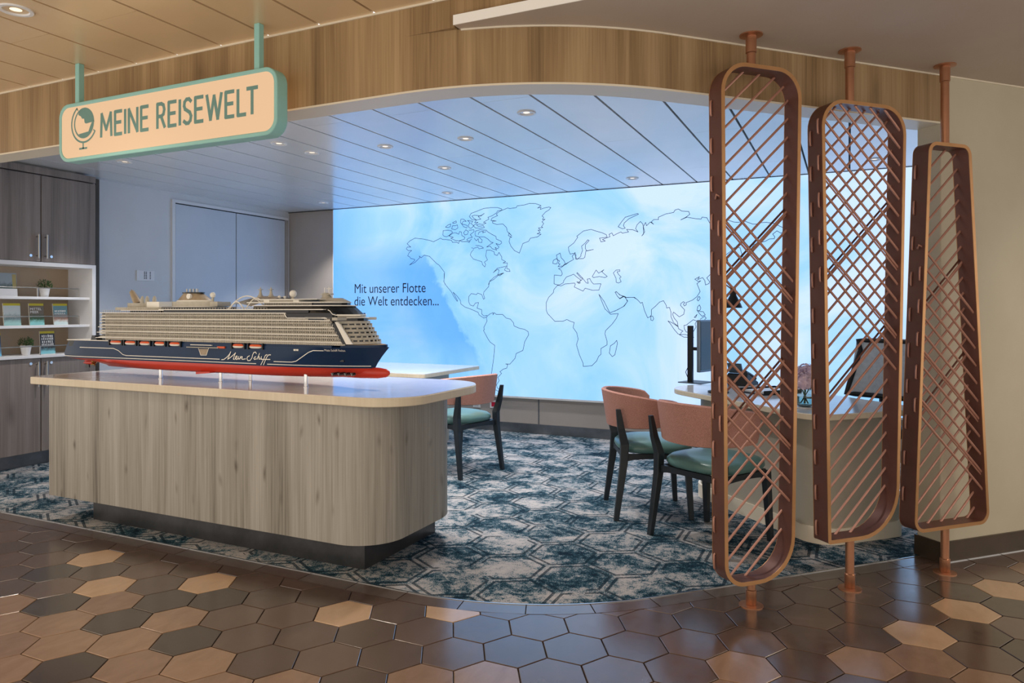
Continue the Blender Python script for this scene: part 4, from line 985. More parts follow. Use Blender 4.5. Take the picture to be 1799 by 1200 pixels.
# ------------------------------------------------------------------ lattice screens
S2 = 0.70710678
def screen_loc(t, nn=3.70 * S2): return ((t - nn) * S2, (t + nn) * S2, 0)
def line_clip(poly, p, d):
    """clip the line p + s d to a convex ccw polygon"""
    s0, s1 = -9.0, 9.0; n = len(poly)
    for i in range(n):
        a, c = poly[i], poly[(i + 1) % n]; ex, ey = c[0] - a[0], c[1] - a[1]
        if math.hypot(ex, ey) < 1e-7: continue
        nx, ny = -ey, ex
        den = nx * d[0] + ny * d[1]; num = nx * (p[0] - a[0]) + ny * (p[1] - a[1])
        if abs(den) < 1e-12:
            if num < 0: return None
            continue
        s = -num / den
        if den > 0: s0 = max(s0, s)
        else: s1 = min(s1, s)
    return (s0, s1) if s1 - s0 > 0.03 else None
stitch_me = None
def screen(t, corners, radii, fwd_rng, back_phase, post, label, dark_f, dark_b):
    global stitch_me
    e = thing('lattice_screen', screen_loc(t), label, 'screen', 'copper lattice screens', rz=radians(45))
    D = 0.0425; TH = 0.016
    # corners: bl, br, tr, tl in x,z
    outer = rpoly(corners, radii, 9)
    cc = corners
    inn = [(cc[0][0] + TH, cc[0][1] + TH), (cc[1][0] - TH, cc[1][1] + TH), (cc[2][0] - TH, cc[2][1] - TH), (cc[3][0] + TH, cc[3][1] - TH)]
    inner = rpoly(inn, [max(r - TH, 0.004) for r in radii], 9)
    MB().ring(outer, inner, -D, D).obj('frame_band', M_BAND, e, world=False, smooth=True)
    o2 = rpoly([(cc[0][0] - .001, cc[0][1] - .001), (cc[1][0] + .001, cc[1][1] - .001), (cc[2][0] + .001, cc[2][1] + .001), (cc[3][0] - .001, cc[3][1] + .001)], radii, 9)
    for y0, y1 in ((-D - 0.003, -D), (D, D + 0.003)):
        MB().ring(o2, inner, y0, y1).obj('frame_edge', M_BANDEDGE, e, world=False, smooth=True)
    zt = max(c[1] for c in corners); zb = min(c[1] for c in corners)
    # posts with flanges
    b = MB().lathe([(0.052, 0.0), (0.052, 0.004), (0.022, 0.006), (0.0235, 0.008), (0.0235, 0.07), (0.0195, 0.073), (0.0195, zb + 0.004)], (0, 0), 24); b.obj('post', M_COPPER, e, world=False, smooth=True)
    b = MB().lathe([(0.0195, zt - 0.004), (0.0195, 2.43), (0.0235, 2.433), (0.0235, 2.505), (0.05, 2.508), (0.05, CEIL_BEIGE)], (0, 0), 24); b.obj('post', M_COPPER, e, world=False, smooth=True)
    P = 0.083; SL = 0.93
    xl = min(corners[0][0], corners[3][0])
    def cords(sign, y, z_from, z_to, phase, dark):
        ends = []
        k = 0; z = z_from + phase
        while z < z_to:
            c = line_clip(inner, (xl, z), (1 / math.hypot(1, SL), sign * SL / math.hypot(1, SL)))
            if c:
                u = 1 / math.hypot(1, SL)
                a0 = (xl + c[0] * u, z + sign * SL * u * c[0]); a1 = (xl + c[1] * u, z + sign * SL * u * c[1])
                ex = 0.006
                p0 = (a0[0] - ex * u, y, a0[1] - ex * u * sign); p1 = (a1[0] + ex * u, y, a1[1] + ex * u * sign)
                MB().tube([p0, p1], 0.0056, 7).obj('cord', M_CORD, e, world=False, smooth=True)
                if k in dark:
                    off = 0.014
                    MB().tube([(p0[0], y + 0.012, p0[2] + off), (p1[0], y + 0.012, p1[2] + off)], 0.0048, 7).obj('cord', M_CORDDARK, e, world=False, smooth=True)
                    MB().tube([(p0[0], y + 0.004, p0[2] - off), (p1[0], y + 0.004, p1[2] - off)], 0.004, 7).obj('cord', M_CORD, e, world=False, smooth=True)
                ends.append((a0, a1))
            z += P; k += 1
        return ends
    eb = cords(1, 0.024, zb - 0.5, zt, back_phase, dark_b)
    ef = cords(-1, -0.024, fwd_rng[0], fwd_rng[1], 0.0, dark_f)
    if stitch_me is None:
        s_ = MB().tube([(0, 0, -0.034), (-0.005, 0, -0.029), (-0.006, 0, 0), (-0.005, 0, 0.029), (0, 0, 0.034)], 0.0046, 7)
        so_ = s_.obj('stitch', M_CORD, None, smooth='all'); stitch_me = so_.data; bpy.data.objects.remove(so_)
    def stitches(ends, y, which):
        ends = [q[which] for q in ends]
        for i in range(0, len(ends) - 1, 2):
            (x0, z0), (x1, z1) = ends[i], ends[i + 1]
            if abs(x1 - x0) > 0.03 or z1 - z0 < 0.05: continue
            s_ = bpy.data.objects.new('stitch', stitch_me); col.objects.link(s_); s_.parent = e
            sgn = -1 if which == 0 else 1
            zm = (z0 + z1) / 2
            f = (zm - corners[0][1]) / (corners[3][1] - corners[0][1]) if which == 0 else (zm - corners[1][1]) / (corners[2][1] - corners[1][1])
            xo = corners[0][0] + (corners[3][0] - corners[0][0]) * f if which == 0 else corners[1][0] + (corners[2][0] - corners[1][0]) * f
            s_.location = (xo + sgn * 0.0015, y, zm)
            tilt = atan2(corners[3][0] - corners[0][0], corners[3][1] - corners[0][1]) if which == 0 else atan2(corners[2][0] - corners[1][0], corners[2][1] - corners[1][1])
            s_.rotation_euler = (0, tilt, 0 if which == 0 else pi)
    for wch in (0, 1):
        stitches(eb, 0.024, wch); stitches(ef, -0.024, wch)
    if ef:
        (x0, z0) = ef[-1][0]
        MB().tube([(x0 - 0.012, -0.024, z0 + 0.01), (x0 - 0.03, -0.02, z0 + 0.02), (x0 - 0.026, -0.012, z0 + 0.002), (x0 - 0.018, 0.0, z0 + 0.01)], 0.005, 7).obj('knot', M_CORD, e, world=False, smooth='all')
    return e
screen(2.067, [(-0.168, 0.11), (0.196, 0.11), (0.238, 2.368), (-0.188, 2.368)], [0.10, 0.19, 0.125, 0.13], (0.80, 1.84), 0.02, 1, 'tall copper lattice screen nearest the camera, rounded at all four corners', (3, 11), (13, 21))
screen(2.624, [(-0.168, 0.239), (0.251, 0.239), (0.301, 2.262), (-0.207, 2.262)], [0.012, 0.23, 0.13, 0.13], (1.45, 2.75), 0.05, 1, 'middle copper lattice screen with one square and one broadly rounded lower corner', (2, 6), (12, 19))
screen(3.228, [(-0.252, 0.232), (0.250, 0.232), (0.12, 2.116), (-0.157, 2.116)], [0.06, 0.06, 0.055, 0.055], (0.845, 1.70), 0.03, 1, 'tapering copper lattice screen beside the cream wall, narrow at the top', (1, 4), (11, 17))

# ------------------------------------------------------------------ chairs
def chair(x, y, ang, label):
    """fwd is local +y"""
    e = thing('visitor_chair', (x, y, 0.0), label, 'chair', 'salmon-backed visitor chairs', rz=ang - pi / 2)
    # seat cushion
    rows = []
    def se(a, rx, ry, p=3.0):
        c, s = cos(a), sin(a); return (rx * abs(c) ** (2 / p) * (1 if c > 0 else -1), ry * abs(s) ** (2 / p) * (1 if s > 0 else -1))
    for z, k in ((0.405, 0.86), (0.412, 0.95), (0.43, 1.0), (0.45, 0.985), (0.468, 0.90), (0.48, 0.7), (0.486, 0.35), (0.487, 0.01)):
        rows.append([(se(2 * pi * i / 36, 0.245, 0.24)[0] * k, 0.015 + se(2 * pi * i / 36, 0.245, 0.24)[1] * k, z) for i in range(36)])
    b = MB().grid(rows, close=True); b.f.append(tuple(range(36))); b.obj('seat', M_SEAT, e, world=False, smooth='all')
    # apron
    def apron(p, q, h0=0.045, h1=0.03, th=0.022):
        p, q = Vector(p), Vector(q); d = (q - p).normalized(); nrm = Vector((-d.y, d.x)) * th / 2; L = (q - p).length; n = 8; top = 0.406
        rows_ = []
        for i in range(n + 1):
            t = i / n; c = p + d * L * t; h = h0 + (h1 - h0) * sin(pi * t) ** 0.5
            rows_.append([(c.x + nrm.x, c.y + nrm.y, top), (c.x - nrm.x, c.y - nrm.y, top), (c.x - nrm.x, c.y - nrm.y, top - h), (c.x + nrm.x, c.y + nrm.y, top - h)])
        b_ = MB().grid(rows_, close=True); b_.f += [(0, 1, 2, 3), tuple(range(n * 4, n * 4 + 4))]
        b_.obj('apron', M_LEG, e, world=False)
    apron((-0.205, 0.19), (0.205, 0.19)); apron((-0.205, -0.20), (0.205, -0.20)); apron((-0.215, -0.19), (-0.215, 0.18)); apron((0.215, -0.19), (0.215, 0.18))
    def leg(pts, szs):
        rows_ = []
        for (px_, py_, pz_), (a, c) in zip(pts, szs):
            rows_.append([(px_ - a, py_ - c, pz_), (px_ + a, py_ - c, pz_), (px_ + a, py_ + c, pz_), (px_ - a, py_ + c, pz_)])
        b_ = MB().grid(rows_, close=True); m_ = len(rows_); b_.f += [(3, 2, 1, 0), tuple(range((m_ - 1) * 4, m_ * 4))]
        b_.obj('leg', M_LEG, e, world=False, bevel=0.004)
    for s in (-1, 1):
        leg([(s * 0.225, 0.215, 0), (s * 0.213, 0.19, 0.40)], [(0.014, 0.015), (0.021, 0.022)])
        leg([(s * 0.245, -0.255, 0), (s * 0.228, -0.205, 0.36), (s * 0.228, -0.20, 0.47), (s * 0.243, -0.225, 0.57), (s * 0.252, -0.243, 0.69)], [(0.014, 0.016), (0.02, 0.024), (0.02, 0.026), (0.015, 0.022), (0.01, 0.015)])
    # wrap-around backrest
    n = 30; out = []; inn_ = []; rows_ = []
    TH = 0.028
    for i in range(n + 1):
        t = -1 + 2 * i / n
        a = t * radians(104)
        rx, ry = 0.262, 0.235
        bxx, byy = rx * sin(a), -0.015 - ry * cos(a)
        if abs(t) > 0.86: pass
        nx, ny = sin(a), -cos(a)
        edge = max(0.0, (abs(t) - 0.9) / 0.1)
        top = 0.795 - 0.055 * abs(t) ** 2 - 0.028 * edge ** 2; bot = 0.555 + 0.02 * abs(t) ** 2 + 0.03 * edge ** 2
        lean = lambda z: (z - 0.56) * 0.16
        col_ = []
        prof = [(0, bot), (1, bot + 0.008), (1, (bot + top) / 2), (1, top - 0.008), (0.5, top), (0, top - 0.006), (0, (bot + top) / 2)]
        for o_k, z in prof:
            l = lean(z); r_o = o_k * TH * (1 - 0.5 * edge)
            col_.append((bxx + nx * (r_o + l * 0.6), byy + ny * (r_o + l), z))
        rows_.append(col_)
    b_ = MB().grid(rows_, close=True); m_ = len(rows_[0]); b_.f += [tuple(range(m_)), tuple(range(n * m_, n * m_ + m_))]
    b_.obj('backrest', M_SALMON, e, world=False, smooth=True)
    return e
chair(-1.172, 4.62, radians(25), 'salmon-backed chair facing the right desk, left of the pair')
chair(-0.70, 4.205, radians(60), 'salmon-backed chair standing partly behind the nearest lattice screen')
chair(-2.87, 5.11, radians(165), 'salmon-backed chair behind the right end of the reception counter')

# ------------------------------------------------------------------ desks
DU, DV = Vector((S2, -S2)), Vector((S2, S2))
M_DESKB = mottled('desk taupe laminate', (164, 156, 140), (174, 166, 150), 3, 0.4)
dk = thing('advisor_desk', (-0.62, 4.98, 0), 'pale consulting desk behind the lattice screens', 'desk', rz=radians(-45))
def loc(x, y):
    """world point -> desk local coordinates (x along the desk, towards the camera; y across it)"""
    d = Vector((x + 0.62, y - 4.98)); return (d.dot(DU), d.dot(DV))
# near end corner about (-0.16,4.14); far end about (-1.22,5.32)
near, far = loc(-0.16, 4.14), loc(-1.21, 5.28)
xN, xF_ = near[0], far[0] - 0.02; yA = near[1]; yB_ = yA + 0.80
MB().prism(rrect(xF_, xN, yA, yB_, (0.30, 0.13, 0.10, 0.30), 10), 0.706, 0.737).obj('desk_edge', M_TOPEDGE, dk, world=False, smooth=True, bevel=0.003)
MB().prism(rrect(xF_ + .002, xN - .002, yA + .002, yB_ - .002, (0.30, 0.13, 0.10, 0.30), 10), 0.735, 0.740).obj('desk_top', M_DESKTOP, dk, world=False)
bx0, bx1, by0, by1 = xF_ + 0.22, xN - 0.09, yA + 0.12, yB_ - 0.06
MB().prism(rrect(bx0, bx1, by0, by1, (0.2, 0.15, 0.08, 0.2), 10), 0.09, 0.706).obj('desk_body', M_DESKB, dk, world=False, smooth=True)
MB().prism(rrect(bx0 - .012, bx1 + .012, by0 - .012, by1 + .012, (0.2, 0.16, 0.09, 0.2), 10), 0.0, 0.09).obj('desk_plinth', M_TRIMCREAM, dk, world=False, smooth=True)
# rear left desk
rd = thing('advisor_desk', (-4.0, 5.9, 0), 'pale desk behind the counter in front of the map', 'desk')
MB().prism(rrect(-4.95, -3.36, 5.36, 6.42, (0.05, 0.03, 0.03, 0.05), 8), 0.705, 0.735).obj('desk_edge', M_TOPEDGE, rd, smooth=True)
MB().prism(rrect(-4.948, -3.362, 5.362, 6.418, (0.05, 0.03, 0.03, 0.05), 8), 0.734, 0.740).obj('desk_top', M_DESKTOP, rd)
MB().prism(rrect(-4.8, -3.62, 5.5, 6.3, 0.08, 8), 0.0, 0.705).obj('desk_body', M_DESKB, rd, smooth=True)

# things on the right desk
def ondesk(x, y, z=0.74): return onz(x, y, z)
p = ondesk(1213, 672)
mo = thing('monitor', (p.x, p.y, 0.74), 'flat computer monitor on a black pole at the far desk end', 'monitor', rz=radians(71))
MB().prism(rrect(-0.08, 0.14, -0.13, 0.07, 0.015, 4), 0, 0.006).obj('base_plate', M_BLACK, mo, world=False)
MB().box(-0.014, 0.014, -0.02, 0.02, 0.004, 0.44).obj('pole', M_BLACK, mo, world=False, bevel=0.003)
MB().box(-0.01, 0.01, -0.075, -0.018, 0.25, 0.275).obj('arm', M_BLACK, mo, world=False)
MB().box(-0.04, 0.36, -0.105, -0.075, 0.085, 0.485).obj('monitor_case', mat('monitor silver', (120, 134, 148), 0.3, 0.5), mo, world=False, bevel=0.006)
MB().box(-0.028, 0.348, -0.107, -0.104, 0.10, 0.472).obj('screen_glass', mat('screen glass', (70, 92, 110), 0.12), mo, world=False)
MB().tube([(0.0, 0.02, 0.03), (-0.02, 0.03, 0.08), (0.0, 0.02, 0.12)], 0.003, 6).obj('cable', M_BLACK, mo, world=False)
p = ondesk(1305, 676)
ph = thing('desk_phone', (p.x, p.y, 0.74), 'black desk telephone with propped display behind the nearest screen', 'telephone', rz=radians(70))
MB().prism_y([(-0.09, 0), (0.09, 0), (0.09, 0.02), (-0.07, 0.09), (-0.09, 0.08)], -0.08, 0.08).obj('phone_base', M_BLACK, ph, world=False, bevel=0.004)
b = MB(); b.tube([(-0.075, -0.055, 0.1), (0.0, -0.055, 0.082), (0.075, -0.055, 0.045)], [0.018, 0.012, 0.018], 10); b.obj('handset', M_BLACK, ph, world=False, smooth=True)
MB().prism_y([(-0.06, 0.092), (-0.045, 0.088), (-0.08, 0.165), (-0.095, 0.165)], -0.03, 0.08).obj('phone_display', mat('phone display', (70, 86, 96), 0.15), ph, world=False)
p = ondesk(1352, 690)
tr = thing('paper_tray', (p.x, p.y, 0.74), 'flat black tray of papers on the right desk', 'tray', rz=radians(50))
MB().box(-0.16, 0.16, -0.11, 0.11, 0, 0.008).obj('tray_base', M_BLACK, tr, world=False)
for a in (MB().box(-0.16, 0.16, -0.116, -0.11, 0, 0.03), MB().box(-0.16, 0.16, 0.11, 0.116, 0, 0.03), MB().box(0.155, 0.16, -0.11, 0.11, 0, 0.03)):
    a.obj('tray_side', M_BLACK, tr, world=False)
MB().box(-0.13, 0.14, -0.095, 0.095, 0.008, 0.02).obj('papers', M_WHITE, tr, world=False)
# vase with flowers
p = ondesk(1414, 716)
va = thing('flower_vase', (p.x, p.y, 0.74), 'round glass vase with dusty pink hydrangeas on the right desk', 'vase')
MB().lathe([(0.055, 0), (0.058, 0.004), (0.055, 0.006)], n=24).obj('coaster', M_WHITE, va, world=False)
b = MB(); prof = [(0.03, 0.006), (0.055, 0.02), (0.072, 0.055), (0.066, 0.09), (0.05, 0.112), (0.052, 0.12), (0.049, 0.12), (0.046, 0.112), (0.062, 0.09), (0.068, 0.055), (0.051, 0.023), (0.02, 0.011)]
b.lathe(prof, n=28).obj('glass_bowl', M_GLASS, va, world=False, smooth='all')
MB().lathe([(0.018, 0.0125), (0.05, 0.025), (0.066, 0.055), (0.064, 0.07), (0.001, 0.07)], n=24).obj('water', mat('water', (180, 205, 200), 0.02, trans=1.0, ior=1.33), va, world=False, smooth=True)
random.seed(3)
for hx, hy, hz, hr in ((-0.035, 0.02, 0.165, 0.06), (0.045, 0.0, 0.175, 0.062), (0.0, -0.045, 0.15, 0.055), (0.005, 0.05, 0.2, 0.05)):
    b = MB()
    for k in range(70):
        ph_ = random.uniform(0, 2 * pi); ct_ = random.uniform(-0.7, 1); st_ = sqrt(1 - ct_ * ct_)
        d = Vector((st_ * cos(ph_), st_ * sin(ph_), ct_)); c = Vector((hx, hy, hz)) + d * hr * random.uniform(0.85, 1.05)
        a = d.cross(Vector((0.3, 0.2, 1))).normalized(); bb_ = d.cross(a)
        r_ = random.uniform(0.010, 0.014); ro = random.uniform(0, 1.5)
        for q in range(4):
            t = ro + q * pi / 2; u = a * cos(t) + bb_ * sin(t); v = a * -sin(t) + bb_ * cos(t)
            b.add([c, c + u * r_ * 0.6 + v * r_ * 0.45 + d * 0.002, c + u * r_ + d * 0.004, c + u * r_ * 0.6 - v * r_ * 0.45 + d * 0.002], [(0, 1, 2, 3)])
    b.ball((hx, hy, hz), hr * 0.8, 10, 7)
    b.obj('flower_head', M_FLOWER, va, world=False)
    MB().tube([(hx, hy, hz), (hx * 0.4, hy * 0.4, 0.1), (-hx * 0.4, -hy * 0.4, 0.03)], 0.003, 6).obj('stem', M_GREEN, va, world=False)
for k in range(5):
    a = k * 1.25; u = Vector((cos(a), sin(a), 0)); w_ = Vector((-sin(a), cos(a), 0)); c = Vector((0, 0, 0.125))
    MB().add([c, c + u * 0.045 + w_ * 0.022 + Vector((0, 0, 0.01)), c + u * 0.095 + Vector((0, 0, 0.06)), c + u * 0.045 - w_ * 0.022 + Vector((0, 0, 0.01))], [(0, 1, 2, 3)]).obj('leaf', M_GREEN, va, world=False)
# lamp whose shade shows beside the frame
p = ondesk(1262, 690)
la = thing('desk_lamp', (p.x, p.y, 0.74), 'black cone-shaded desk lamp with copper neck behind the nearest screen', 'lamp')
MB().lathe([(0.07, 0), (0.07, 0.012), (0.012, 0.016)], n=24).obj('lamp_base', M_BLACK, la, world=False, smooth=True)
zt_l = onz(1283, 505, 0).z
dd = (Vector((p.x, p.y, 0)) - CAM).dot(FW)
zsh = CAM_H + (545 - 541) / F_PX * dd
hd = RT * (26 / F_PX * dd)
MB().tube([(0, 0, 0.01), (0, 0, zsh - 0.74 + 0.10), (hd.x * 0.4, hd.y * 0.4, zsh - 0.74 + 0.165), (hd.x, hd.y, zsh - 0.74 + 0.12)], 0.006, 8).obj('lamp_neck', M_COPPER, la, world=False, smooth=True)
MB().lathe([(0.062, zsh - 0.74), (0.05, zsh - 0.74 + 0.03), (0.022, zsh - 0.74 + 0.085), (0.018, zsh - 0.74 + 0.135), (0.002, zsh - 0.74 + 0.14)], (hd.x, hd.y), 24).obj('lamp_shade', M_BLACK, la, world=False, smooth=True)
# office chair behind the desk
oc = thing('office_chair', (0.09, 5.49, 0), 'swivel office chair with pale mesh back behind the right desk', 'chair', rz=radians(150))
# local +y is where the chair faces
MB().prism(rrect(-0.24, 0.24, -0.22, 0.24, 0.08, 6), 0.44, 0.51).obj('seat', mat('dark grey fabric', (52, 54, 58), 0.8), oc, world=False, bevel=0.015)
def backpt(u, v): return (u, -0.22 - 0.10 * v + 0.12 * (u * u) / 0.06 * 0.35, 0.71 + v * 0.36)
rows = [[backpt(-0.21 + 0.42 * i / 10, j / 8) for i in range(11)] for j in range(9)]
b = MB().grid(rows); b.obj('mesh_back', M_BLIND, oc, world=False, smooth='all')
sm = bpy.context.scene.objects[-1] if False else None
fr_pts = [backpt(-0.225 + 0.45 * i / 8, -0.04) for i in range(9)] + [backpt(0.225 - 0.01 * j, j / 6) for j in range(1, 6)] + [backpt(0.2 - 0.4 * i / 8, 1.03) for i in range(9)] + [backpt(-0.225 + 0.01 * j, j / 6) for j in range(5, 0, -1)]
fr_pts.append(fr_pts[0])
MB().tube(fr_pts, 0.018, 8).obj('back_frame', M_BLACK, oc, world=False, smooth='all')
MB().tube([(0, -0.05, 0.43), (0, -0.26, 0.45), (0, -0.26, 0.72)], 0.025, 8).obj('back_bracket', M_BLACK, oc, world=False, smooth=True)
MB().lathe([(0.025, 0.08), (0.025, 0.44)], n=14).obj('gas_column', M_CHROME, oc, world=False)
for k in range(5):
    a = 2 * pi * k / 5
    MB().tube([(0, 0, 0.10), (0.28 * cos(a), 0.28 * sin(a), 0.06)], [0.028, 0.016], 8).obj('base_arm', M_CHROME, oc, world=False)
    MB().tube([(0.28 * cos(a) - 0.012 * sin(a), 0.28 * sin(a) + 0.012 * cos(a), 0.026), (0.28 * cos(a) + 0.012 * sin(a), 0.28 * sin(a) - 0.012 * cos(a), 0.026)], 0.026, 12).obj('castor', M_BLACK, oc, world=False)

# ------------------------------------------------------------------ cupboards and display shelves on the left
XC = -6.15; Y0c, Y1c = 2.98, 4.275
def handle(door, y, z0, z1, root):
    h = bpy.data.objects.new('handle', None)
    bpy.data.objects.remove(h)
    b = MB(); b.tube([(XC + 0.032, y, z0), (XC + 0.032, y, z1)], 0.007, 10)
    b.tube([(XC, y, z0 + 0.02), (XC + 0.032, y, z0 + 0.02)], 0.005, 8); b.tube([(XC, y, z1 - 0.02), (XC + 0.032, y, z1 - 0.02)], 0.005, 8)
    o = b.obj('handle', M_STEEL, None); 
    o.data.transform(__import__('mathutils').Matrix.Translation(-Vector(root.location))); o.parent = door; return o
def lock(door, y, z, root):
    b = MB(); b.tube([(XC, y, z), (XC + 0.006, y, z)], 0.012, 12); o = b.obj('lock', M_CHROME, None)
    o.data.transform(__import__('mathutils').Matrix.Translation(-Vector(root.location))); o.parent = door; return o
uc = thing('wall_cupboard', (-6.33, 3.63, 1.705), 'upper oak cupboard with two doors above the brochure shelves', 'cupboard')
MB().box(-6.5, XC - 0.02, Y0c, Y1c, 1.705, 2.44).obj('carcass', M_CAB, uc)
MB().box(-6.5, XC + 0.0, Y0c, Y1c, 2.444, 2.50).obj('cornice', M_CAB, uc)
for y0, y1, s in ((Y0c, 3.787, -1), (3.793, Y1c - 0.002, 1)):
    d = MB().box(XC - 0.018, XC, y0 + 0.002, y1, 1.709, 2.432).obj('door', M_CAB, uc, bevel=0.001)
    yh = 3.79 + s * 0.035
    handle(d, yh if s < 0 else yh, 1.735, 1.935, uc); lock(d, 3.79 + s * 0.085, 1.755, uc)
lc = thing('base_cupboard', (-6.33, 3.63, 0), 'lower oak cupboard with two doors below the brochure shelves', 'cupboard')
MB().box(-6.5, XC - 0.02, Y0c, Y1c, 0.11, 0.90).obj('carcass', M_CAB, lc)
MB().box(-6.5, XC - 0.055, Y0c, Y1c, 0, 0.11).obj('kickboard', M_KICK, lc)
for y0, y1, s in ((Y0c, 3.787, -1), (3.793, Y1c - 0.002, 1)):
    d = MB().box(XC - 0.018, XC, y0 + 0.002, y1, 0.115, 0.896).obj('door', M_CAB, lc, bevel=0.001)
    handle(d, 3.79 + s * 0.035, 0.66, 0.87, lc); lock(d, 3.79 + s * 0.085, 0.855, lc)
sh = thing('display_shelf', (-6.33, 3.63, 0.90), 'white-edged open shelf unit holding brochures and small plants', 'shelf')
MB().box(-6.5, -6.485, Y0c, Y1c, 0.9005, 1.7045).obj('back_panel', mottled('shelf beige back', (172, 152, 128), (180, 160, 136), 2, 0.5), sh)
MB().box(-6.485, XC + 0.004, Y1c - 0.035, Y1c, 0.93, 1.705).obj('side_panel', M_WHITE, sh, bevel=0.002)
MB().box(-6.485, XC + 0.004, Y0c, Y1c - 0.035, 1.672, 1.705).obj('top_panel', M_WHITE, sh)
for z in (0.922, 1.172, 1.414):
    MB().box(-6.485, XC + (0.02 if z < 1 else -0.03), Y0c, Y1c - (0.0 if z < 1 else 0.035), z - 0.022, z).obj('shelf_board', M_WHITE, sh, bevel=0.002)
    xr = XC - 0.045 if z > 1 else XC - 0.01
    MB().tube([(xr, Y0c + 0.02, z + 0.075), (xr, 4.15, z + 0.075)], 0.004, 8).obj('guard_rail', M_STEEL, sh)
    for y in (3.31, 3.79, 4.15):
        if z > 1.1 and z < 1.3 and y < 4: continue
        MB().tube([(xr, y, z), (xr, y, z + 0.078)], 0.006, 8).obj('rail_post', M_STEEL, sh)

def cover_mat(name, sky, mid, low):
    m = mat(name, sky, 0.3); k = N(m)
    sep = k.node('ShaderNodeSeparateXYZ'); tc = k.n.new('ShaderNodeTexCoord'); k.l.new(tc.outputs['Generated'], sep.inputs[0])
    nz = k.noise(tc.outputs['Generated'], 5, 4, 0.6)
    f = k.math('ADD', sep.outputs[2], k.math('MULTIPLY', k.math('SUBTRACT', nz, 0.5), 0.5))
    c = k.ramp(f, [(0.1, srgb(*low)), (0.35, srgb(*mid)), (0.62, srgb(*sky)), (0.86, srgb(*sky))])
    k.l.new(c, k.b.inputs['Base Color']); return m
M_YEL = mat('brochure yellow', (206, 190, 40), 0.4)
M_PAPER = mat('paper edge', (226, 222, 212), 0.6)
M_LETTER = mat('white print', (244, 244, 240), 0.5)
def brochure(yc, zb, wd, h, m_, lines, label, band=True):
    e = thing('brochure', (-6.30, yc, zb), label, 'brochure', 'brochures on the display shelf')
    lean = 0.10
    def q(x, y, z): return (x - z * lean, y, z)
    b = MB().box(-0.010, 0.0, -wd / 2, wd / 2, 0, h); b.v = [q(*v) for v in b.v]; b.obj('pages', M_PAPER, e, world=False)
    b = MB().box(0.0, 0.0012, -wd / 2, wd / 2, 0, h * (0.9 if band else 1)); b.v = [q(*v) for v in b.v]; b.obj('cover', m_, e, world=False)
    if band:
        b = MB().box(0.0, 0.0013, -wd / 2, wd / 2, h * 0.9, h); b.v = [q(*v) for v in b.v]; b.obj('title_band', M_YEL, e, world=False)
    for s, size, zz, yy in lines:
        if isinstance(s, int):      # illegible print: a row of s small white marks
            rb = random.Random(int(zz * 1e4)); b = MB(); y_ = -wd / 2 + yy
            for k_ in range(s):
                wk = (wd - 2 * yy) / s; b.box(0.0014, 0.002, y_ + wk * 0.12, y_ + wk * rb.uniform(0.55, 0.9), zz + size * rb.uniform(0, 0.12), zz + size * rb.uniform(0.6, 0.75)); y_ += wk
            b.v = [q(*v) for v in b.v]; b.obj('cover_print', M_LETTER, e, world=False)['kind'] = 'stuff'
            continue
        text_mesh('cover_lettering', s, size, lambda a, c, d, zz=zz, yy=yy: q(0.002, -wd / 2 + yy + a, zz + c), M_LETTER, e, extrude=0.0)
    return e
ZS = (0.922, 1.172, 1.414)
brochure(3.652, ZS[1], 0.135, 0.185, cover_mat('cover pale lake', (206, 214, 212), (120, 140, 140), (150, 190, 186)), [], 'brochure with pale misty lake cover, left on the middle shelf')
brochure(3.852, ZS[1], 0.122, 0.185, cover_mat('cover coast', (120, 104, 84), (70, 96, 60), (130, 190, 190)), [('MITTEL', 0.030, 0.128, 0.006), ('MEER', 0.030, 0.102, 0.006)], 'brochure titled MITTEL MEER on the middle shelf')
brochure(4.058, ZS[1], 0.125, 0.185, cover_mat('cover beach', (112, 152, 160), (170, 130, 110), (196, 214, 216)), [(7, 0.024, 0.112, 0.01), ('AMERIKA', 0.024, 0.09, 0.006)], 'brochure with AMERIKA in white lettering, rightmost on the middle shelf')
brochure(3.945, ZS[0], 0.125, 0.195, cover_mat('cover dark script', (60, 56, 58), (74, 70, 66), (130, 196, 206)), [(6, 0.032, 0.142, 0.012), (7, 0.032, 0.117, 0.01), (6, 0.032, 0.092, 0.012), (8, 0.032, 0.067, 0.01)], 'brochure with crowded white lettering on a dark cover, bottom shelf')
brochure(3.50, ZS[0], 0.13, 0.19, cover_mat('cover blue', (70, 90, 120), (120, 150, 180), (120, 190, 220)), [], 'blue brochure cut by the picture edge on the bottom shelf')
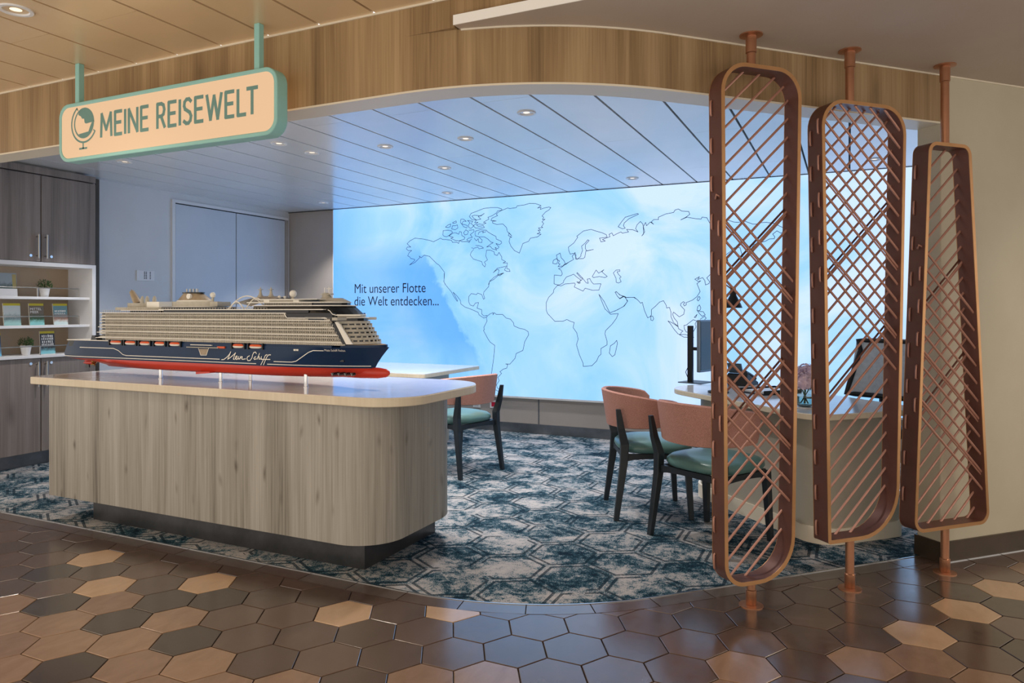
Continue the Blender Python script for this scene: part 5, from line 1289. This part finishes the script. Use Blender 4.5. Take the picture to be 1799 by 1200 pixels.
# large photo folder
pf = brochure(3.615, ZS[2], 0.15, 0.195, cover_mat('cover interior photo', (150, 160, 166), (60, 80, 66), (205, 210, 214)), [], 'wide grey folder with an interior photograph on the top shelf', band=False)
b = MB().box(0.0014, 0.002, -0.075, 0.075, 0.0, 0.065); b.v = [(x - z * 0.1, y, z) for x, y, z in b.v]; b.obj('cover_pocket', M_WHITE, pf, world=False)
b = MB().box(0.0014, 0.002, 0.04, 0.07, 0.07, 0.185); b.v = [(x - z * 0.1, y, z) for x, y, z in b.v]; b.obj('photo_panel', mat('photo ochre', (176, 160, 104), 0.5), pf, world=False)
def plant(y, z, label, seed):
    e = thing('potted_plant', (-6.28, y, z), label, 'plant', 'small plants on the display shelf')
    MB().lathe([(0.028, 0), (0.03, 0.004), (0.042, 0.075), (0.044, 0.08), (0.038, 0.08), (0.034, 0.065), (0.001, 0.064)], n=20).obj('pot', M_POT, e, world=False, smooth=True)
    rnd = random.Random(seed); b = MB()
    for k in range(330):
        a = rnd.uniform(0, 2 * pi); r = sqrt(rnd.random()) * 0.052; hz = 0.075 + rnd.random() * 0.075 * (1 - (r / 0.075) ** 2)
        c = Vector((r * cos(a), r * sin(a), hz)); d = Vector((cos(a) * r * 12, sin(a) * r * 12, 0.5)).normalized(); d = (d + Vector((rnd.uniform(-.7, .7), rnd.uniform(-.7, .7), rnd.uniform(-.2, .5)))).normalized()
        s = d.cross(Vector((rnd.random(), rnd.random(), 0.4))).normalized(); L = rnd.uniform(0.012, 0.022)
        b.add([c, c + d * L * 0.5 + s * L * 0.22, c + d * L, c + d * L * 0.5 - s * L * 0.22], [(0, 1, 2, 3)])
    b.obj('foliage', M_GREEN, e, world=False)['kind'] = 'stuff'
    MB().tube([(0, 0, 0.06), (0.004, 0, 0.11)], 0.005, 6).obj('stem', mat('stem brown', (70, 56, 36), 0.7), e, world=False)
plant(3.90, ZS[2], 'small bushy plant in a white pot on the top shelf', 1)
plant(3.745, ZS[0], 'small bushy plant in a white pot on the bottom shelf', 2)

# ------------------------------------------------------------------ wall fittings
sw = thing('switch_panel', (XL, 4.93, 1.645), 'white switch panel with two columns of buttons on the grey wall', 'switch')
MB().box(XL, XL + 0.012, 4.83, 5.03, 1.592, 1.694).obj('plate', M_WHITE, sw, bevel=0.003)
for yy in (4.915, 4.935, 4.98):
    for k in range(5):
        zz = 1.612 + k * 0.0155; MB().box(XL + 0.012, XL + 0.014, yy - 0.006, yy + 0.006, zz, zz + 0.008).obj('button', M_BLACK, sw)
for (px_, py_, m_, lb_) in ((868, 710, mat('socket red', (190, 30, 60), 0.4), 'red-centred wall socket below the map, beside the rear chair'), (838, 709, mat('socket grey', (196, 200, 202), 0.4), 'pale wall socket below the map, left of the red one')):
    q = onY(px_, py_, YB)
    s_ = thing('wall_socket', (q.x, YB, q.z), lb_, 'socket')
    MB().box(q.x - 0.045, q.x + 0.045, YB - 0.010, YB, q.z - 0.042, q.z + 0.042).obj('plate', M_WHITE, s_, bevel=0.002)
    MB().box(q.x - 0.026, q.x + 0.026, YB - 0.012, YB - 0.009, q.z - 0.024, q.z + 0.024).obj('insert', m_, s_)
bpy.context.view_layer.update()
